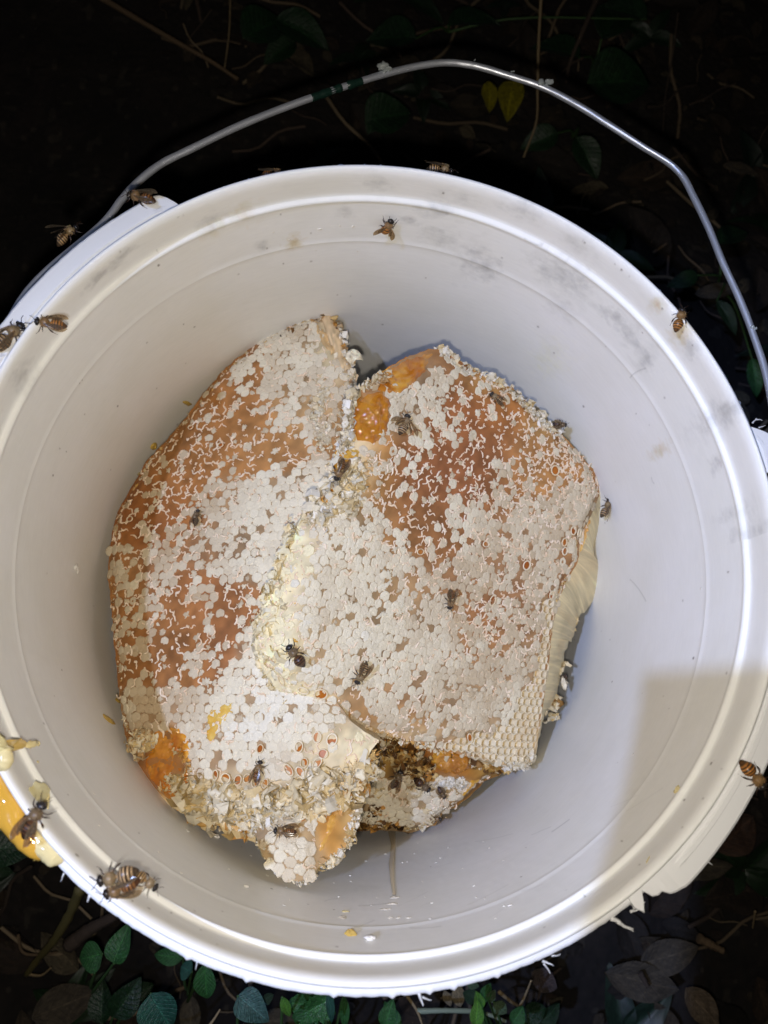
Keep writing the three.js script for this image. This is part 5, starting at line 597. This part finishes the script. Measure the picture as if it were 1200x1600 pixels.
plant('broad dark green leaves behind the top of the wire handle', [[572, 190, 20, 78, 66, 'dark', -0.27, { belly: 0.7 }], [610, 150, 240, 70, 50, 'dark', -0.28]], [590, 190]);
plant('broad dark leaf in the upper right beyond the handle', [[918, 130, 8, 110, 90, 'dark', -0.26, { belly: 0.7 }], [905, 90, 150, 80, 60, 'dark', -0.28], [940, 60, 60, 80, 60, 'dark', -0.29]], [925, 110]);
plant('dark leaves at the top edge left of centre', [[380, 60, 40, 84, 66, 'dark', -0.27], [430, 30, -20, 90, 60, 'dark', -0.28], [460, 66, 220, 60, 40, 'dark', -0.29]], [420, 60]);
plant('dark leaves under the handle right of the yellow leaf', [[900, 215, -60, 70, 44, 'dark', -0.27], [872, 208, 200, 60, 40, 'dark', -0.29]], [895, 215]);
plant('small weeds beside the right side of the handle', [[1090, 430, 200, 50, 26, 'dark', -0.27], [1120, 470, -60, 60, 24, 'dark', -0.27], [1175, 560, -80, 60, 26, 'mid', -0.28], [1120, 380, 30, 60, 40, 'dark', -0.29]], [1120, 450]);
plant('dim leaves at the top edge right of the thin upright stem', [[700, 40, 20, 90, 56, 'dark', -0.28], [650, 60, 170, 80, 60, 'dark', -0.29], [1010, 30, 150, 80, 50, 'dark', -0.28]], [700, 50]);
function fallen(label, px, py, hd, L, Wd, m, y, o = {}, cat = 'fallen leaf') { const k = pxM(y, px, py), q = solo('fallen_leaf', leafGeo(L * k, Wd * k, { crinkle: 2.4, fold: 0.2, droop: 0.05, ...o }), m, label, cat); q.position.copy(at(px, py, y)); q.quaternion.copy(headQ(hd, rr(-0.2, 0.2), rr(-0.3, 0.3))); }
fallen('yellow leaf curled below the wire handle', 800, 128, -98, 78, 40, DRY.yellow, -0.262, { fold: 0.5, crinkle: 1.4 });
fallen('smaller yellow leaf part beside the curled yellow leaf', 764, 128, -92, 56, 26, DRY.yellow, -0.268, { crinkle: 2 });
fallen('large grey-brown dead leaf at the lower right on the ground', 945, 1520, -14, 124, 56, DRY.pale, -0.285, { belly: 0.9, fold: 0.12 });
fallen('brown dead leaf lobe above the large grey-brown leaf at lower right', 1000, 1508, 18, 96, 50, DRY.pale, -0.290, { fold: 0.12 });
fallen('pinkish dry leaf at the bottom right corner', 1072, 1545, -50, 78, 44, DRY.pink, -0.27, { fold: 0.1 });
fallen('pale wood chip below the bottom rim', 712, 1537, -78, 38, 22, DRY.wood, -0.22, { belly: 1, fold: 0, crinkle: 1 }, 'wood chip');
fallen('yellowish wood chip left of the pale one below the bottom rim', 695, 1548, -70, 26, 14, DRY.wood, -0.23, { fold: 0 }, 'wood chip');
fallen('reddish dead leaf on the ground at the right edge', 1120, 1330, 40, 90, 60, DRY.red, -0.295);
fallen('dull brown flat leaf at the bottom left edge of the picture', 50, 1590, 20, 100, 60, DRY.pale, -0.29, { fold: 0.1 });
fallen('pale dead leaf on the right below the handle end', 1085, 460, 10, 80, 24, DRY.pale, -0.29);
fallen('pale curled dead leaf near the right bend of the handle', 1130, 258, -15, 60, 24, DRY.pale, -0.29);
fallen('purplish dead leaf below the lower right rim', 830, 1520, -30, 50, 34, leafMat(0.16, 0.11, 0.12, 0.8), -0.27);
function stick(label, pts, w, mat, cat = 'twig') { const L = pts.map((q) => at(...q)), c = L[0].clone(); const m = solo('twig', tube(L.map((p) => p.clone().sub(c)), (t) => w * (1 - 0.4 * t) * (1 + 0.12 * vn(t * 30, w * 1e4)), 7, 26), mat, label, cat); m.position.copy(c); }
stick('long brown stick slanting across the top left corner', [[140, -14, -0.28], [215, 30, -0.28], [280, 68, -0.282], [330, 96, -0.284], [372, 124, -0.288]], 0.0026, TWIG, 'stick');
stick('thin pale upright stem left of the handle top', [[360, -10, -0.27], [358, 50, -0.275], [351, 106, -0.285]], 0.0008, STALK);
stick('thin twig beside the long brown stick', [[331, 14, -0.28], [312, 40, -0.285], [292, 64, -0.29]], 0.0008, TWIGD);
stick('tall thin reddish stem running down behind the handle', [[846, -10, -0.22], [842, 60, -0.24], [840, 140, -0.26], [838, 190, -0.28], [818, 246, -0.295]], 0.0013, STALK);
stick('dim slanting stem at the top right of the handle top', [[934, -6, -0.25], [910, 50, -0.26], [890, 100, -0.28], [884, 130, -0.29]], 0.0024, TWIGD);
stick('short side twig on the dim slanting stem', [[912, 90, -0.28], [892, 100, -0.285], [876, 116, -0.29]], 0.0012, TWIGD);
stick('thin dim stem at the upper right', [[1060, 20, -0.26], [1052, 80, -0.27], [1040, 150, -0.285], [1036, 205, -0.29]], 0.0010, TWIGD);
stick('curved greenish stem at the lower left below the rim', [[126, 1388, -0.22], [108, 1430, -0.24], [84, 1470, -0.26], [60, 1498, -0.28], [42, 1522, -0.295]], 0.0032, P({ color: rgb(0.12, 0.10, 0.03), roughness: 0.7 }), 'stem');
stick('pale curved twig at the end of the greenish stem', [[42, 1522, -0.295], [64, 1524, -0.29], [80, 1512, -0.285]], 0.0009, STALK);
stick('thin forked twig above the greenish stem at lower left', [[28, 1460, -0.28], [36, 1488, -0.285], [60, 1492, -0.288], [90, 1488, -0.29]], 0.0010, TWIG);
stick('broken stick in the shade below the lower left rim', [[106, 1478, -0.28], [140, 1452, -0.275], [182, 1430, -0.27]], 0.0050, TWIGD, 'stick');
stick('pale horizontal stalk at the bottom right of centre', [[652, 1580, -0.19], [700, 1579, -0.19], [752, 1582, -0.195], [790, 1596, -0.2]], 0.0016, P({ color: rgb(0.20, 0.24, 0.17), roughness: 0.6 }), 'stalk');
stick('thin yellow stalk rising from the pale stalk to the right', [[780, 1550, -0.2], [800, 1566, -0.21], [812, 1573, -0.22]], 0.0012, STALK, 'stalk');
stick('thin pale stalk leaning right near the purplish leaf', [[812, 1573, -0.22], [822, 1552, -0.21], [830, 1532, -0.2]], 0.0009, STALK, 'stalk');
stick('fine pale grass stem at the bottom left of centre', [[326, 1604, -0.18], [336, 1590, -0.18], [344, 1577, -0.18]], 0.0008, STALK, 'stalk');
stick('thin stalk crossing down at the bottom centre', [[636, 1556, -0.2], [652, 1580, -0.19], [662, 1608, -0.18]], 0.0010, STALK, 'stalk');
stick('pale short stick standing at the bottom edge left of centre', [[392, 1530, -0.2], [394, 1550, -0.22]], 0.0022, TWIG, 'stick');
stick('fine pale straw upright at the lower right edge', [[1180, 1424, -0.26], [1176, 1450, -0.28]], 0.0008, STALK, 'straw');
stick('brown stick by the dead leaves at the lower right', [[1092, 1466, -0.29], [1130, 1486, -0.29]], 0.0034, TWIG, 'stick');
stick('dark stick lying over the large grey-brown dead leaf', [[1000, 1520, -0.275], [1012, 1542, -0.275]], 0.0022, TWIGD, 'stick');
stick('dim straw at the upper right of the bucket', [[1020, 395, -0.29], [1042, 380, -0.285]], 0.0012, TWIG, 'straw');
{ // the leaf litter: more than one could count; none is laid at the upper left
  const noLitter = (x, z) => { const [px, py] = toPx(new V3(x, GY, z)); return px < 400 && py < 620 && py < 900 - 0 && (px < 210 || py > 40 + (px - 210) * 0.62); };
  const scatter = (name, shape, mat, n, cols, s0, s1, lift) => { const im = lit(new THREE.InstancedMesh(shape, mat, n)); im.name = name; im.userData = { kind: 'stuff' }; const d = new THREE.Object3D(); let k = 0; for (let t = 0; t < n * 20 && k < n; t++) { const x = rr(-0.75, 0.8), z = rr(-0.9, 0.6); if (Math.hypot(x, z) < 0.15 || noLitter(x, z)) continue; d.position.set(x, GY + groundH(x, z) - 0.012 + rr(0, lift), z); d.rotation.set(rr(-0.5, 0.5), rr(0, 6.3), rr(-0.5, 0.5)); d.scale.setScalar(rr(s0, s1)); d.updateMatrix(); im.setMatrixAt(k, d.matrix); im.setColorAt(k, rgb(...pick(cols)).multiplyScalar(rr(0.6, 1.2))); k++; } im.count = k; scene.add(im); };
  const LW = P({ map: leafVein, bumpMap: leafBump, bumpScale: 0.0005, roughness: 0.85 }), cols = [[0.06, 0.036, 0.024], [0.085, 0.06, 0.042], [0.045, 0.025, 0.017], [0.14, 0.11, 0.08], [0.03, 0.02, 0.016], [0.035, 0.022, 0.016]];
  scatter('leaf_litter', leafGeo(0.05, 0.026, { crinkle: 3, fold: 0.3, droop: 0.1 }), LW, 900, cols, 0.4, 1.3, 0.012);
  scatter('twig_litter', tube([[-0.03, 0, 0], [-0.01, 0.002, 0.003], [0.012, 0.001, -0.002], [0.03, 0.003, 0.002]], 0.0011, 5, 8), P({ roughness: 0.9 }), 700, [[0.14, 0.10, 0.06], [0.08, 0.055, 0.04], [0.2, 0.15, 0.09]], 0.4, 1.6, 0.02);
  scatter('leaf_fragments', leafGeo(0.016, 0.011, { crinkle: 4, fold: 0.2 }), LW, 2600, cols, 0.4, 1.2, 0.01);
  scatter('low_weeds', mergeGeometries([0, 1, 2, 3].map((i) => { const g = leafGeo(0.03, 0.015, { fold: 0.4, droop: 0.5 }); g.rotateZ(0.5); g.rotateY(i * 1.57 + rr(-0.4, 0.4)); return g; })), P({ map: leafVein, roughness: 0.5, transmission: 0.15, thickness: 0 }), 110, [[0.02, 0.06, 0.025], [0.03, 0.085, 0.03], [0.02, 0.05, 0.035]], 0.5, 1.5, 0.02);
}

// ---------------------------------------------------------------- the phone that takes the picture, with its light on, and the torch beside it
{
  const ph = thing('mobile_phone', 'dark phone with its light on held above the bucket, behind the lens of the picture', 'phone', CAM.clone());
  ph.quaternion.copy(camera.quaternion); ph.updateMatrixWorld(true);
  const body = new THREE.BoxGeometry(0.076, 0.160, 0.008); body.translate(-0.027, -0.068, 0.0065);
  const dark = P({ color: rgb(0.02, 0.02, 0.022), roughness: 0.35 });
  part('case', body, dark, ph);
  const led = new THREE.CylinderGeometry(0.003, 0.003, 0.0008, 20); led.rotateX(Math.PI / 2); led.translate(-0.008, -0.018, 0.0021);
  part('led_lamp', led, S({ color: 0x222222, emissive: FLASH_COL, emissiveIntensity: 3 }), ph);
  const l = new THREE.PointLight(FLASH_COL, FLASH_CD, 0, 2); l.position.set(-0.008, -0.018, -0.004).applyMatrix4(ph.matrixWorld); l.castShadow = true; l.shadow.radius = 0.2; scene.add(l);
  const tg = thing('torch', 'torch with a cool white light shining into the bucket from the left, above the picture', 'torch', TORCH_POS.clone());
  const dir = TORCH_AIM.clone().sub(TORCH_POS).normalize(); tg.quaternion.setFromUnitVectors(new V3(0, -1, 0), dir);
  part('barrel', new THREE.LatheGeometry([[0.0001, 0.12], [0.012, 0.12], [0.013, 0.03], [0.018, 0.012], [0.018, 0.002], [0.016, 0.002], [0.008, 0.012], [0.0001, 0.013]].map((q) => new THREE.Vector2(...q)), 32), dark, tg);
  const face = new THREE.CylinderGeometry(0.0075, 0.0075, 0.001, 24); face.translate(0, 0.011, 0);
  part('lamp', face, S({ color: 0x222222, emissive: TORCH_COL, emissiveIntensity: 3 }), tg);
  const s = new THREE.SpotLight(TORCH_COL, TORCH_CD, 0, 0.40, 0.75, 2); s.position.copy(TORCH_POS).addScaledVector(dir, 0.004); s.target.position.copy(TORCH_AIM); s.castShadow = true; s.shadow.radius = 0.35; scene.add(s, s.target);
}
renderer.render(scene, camera);
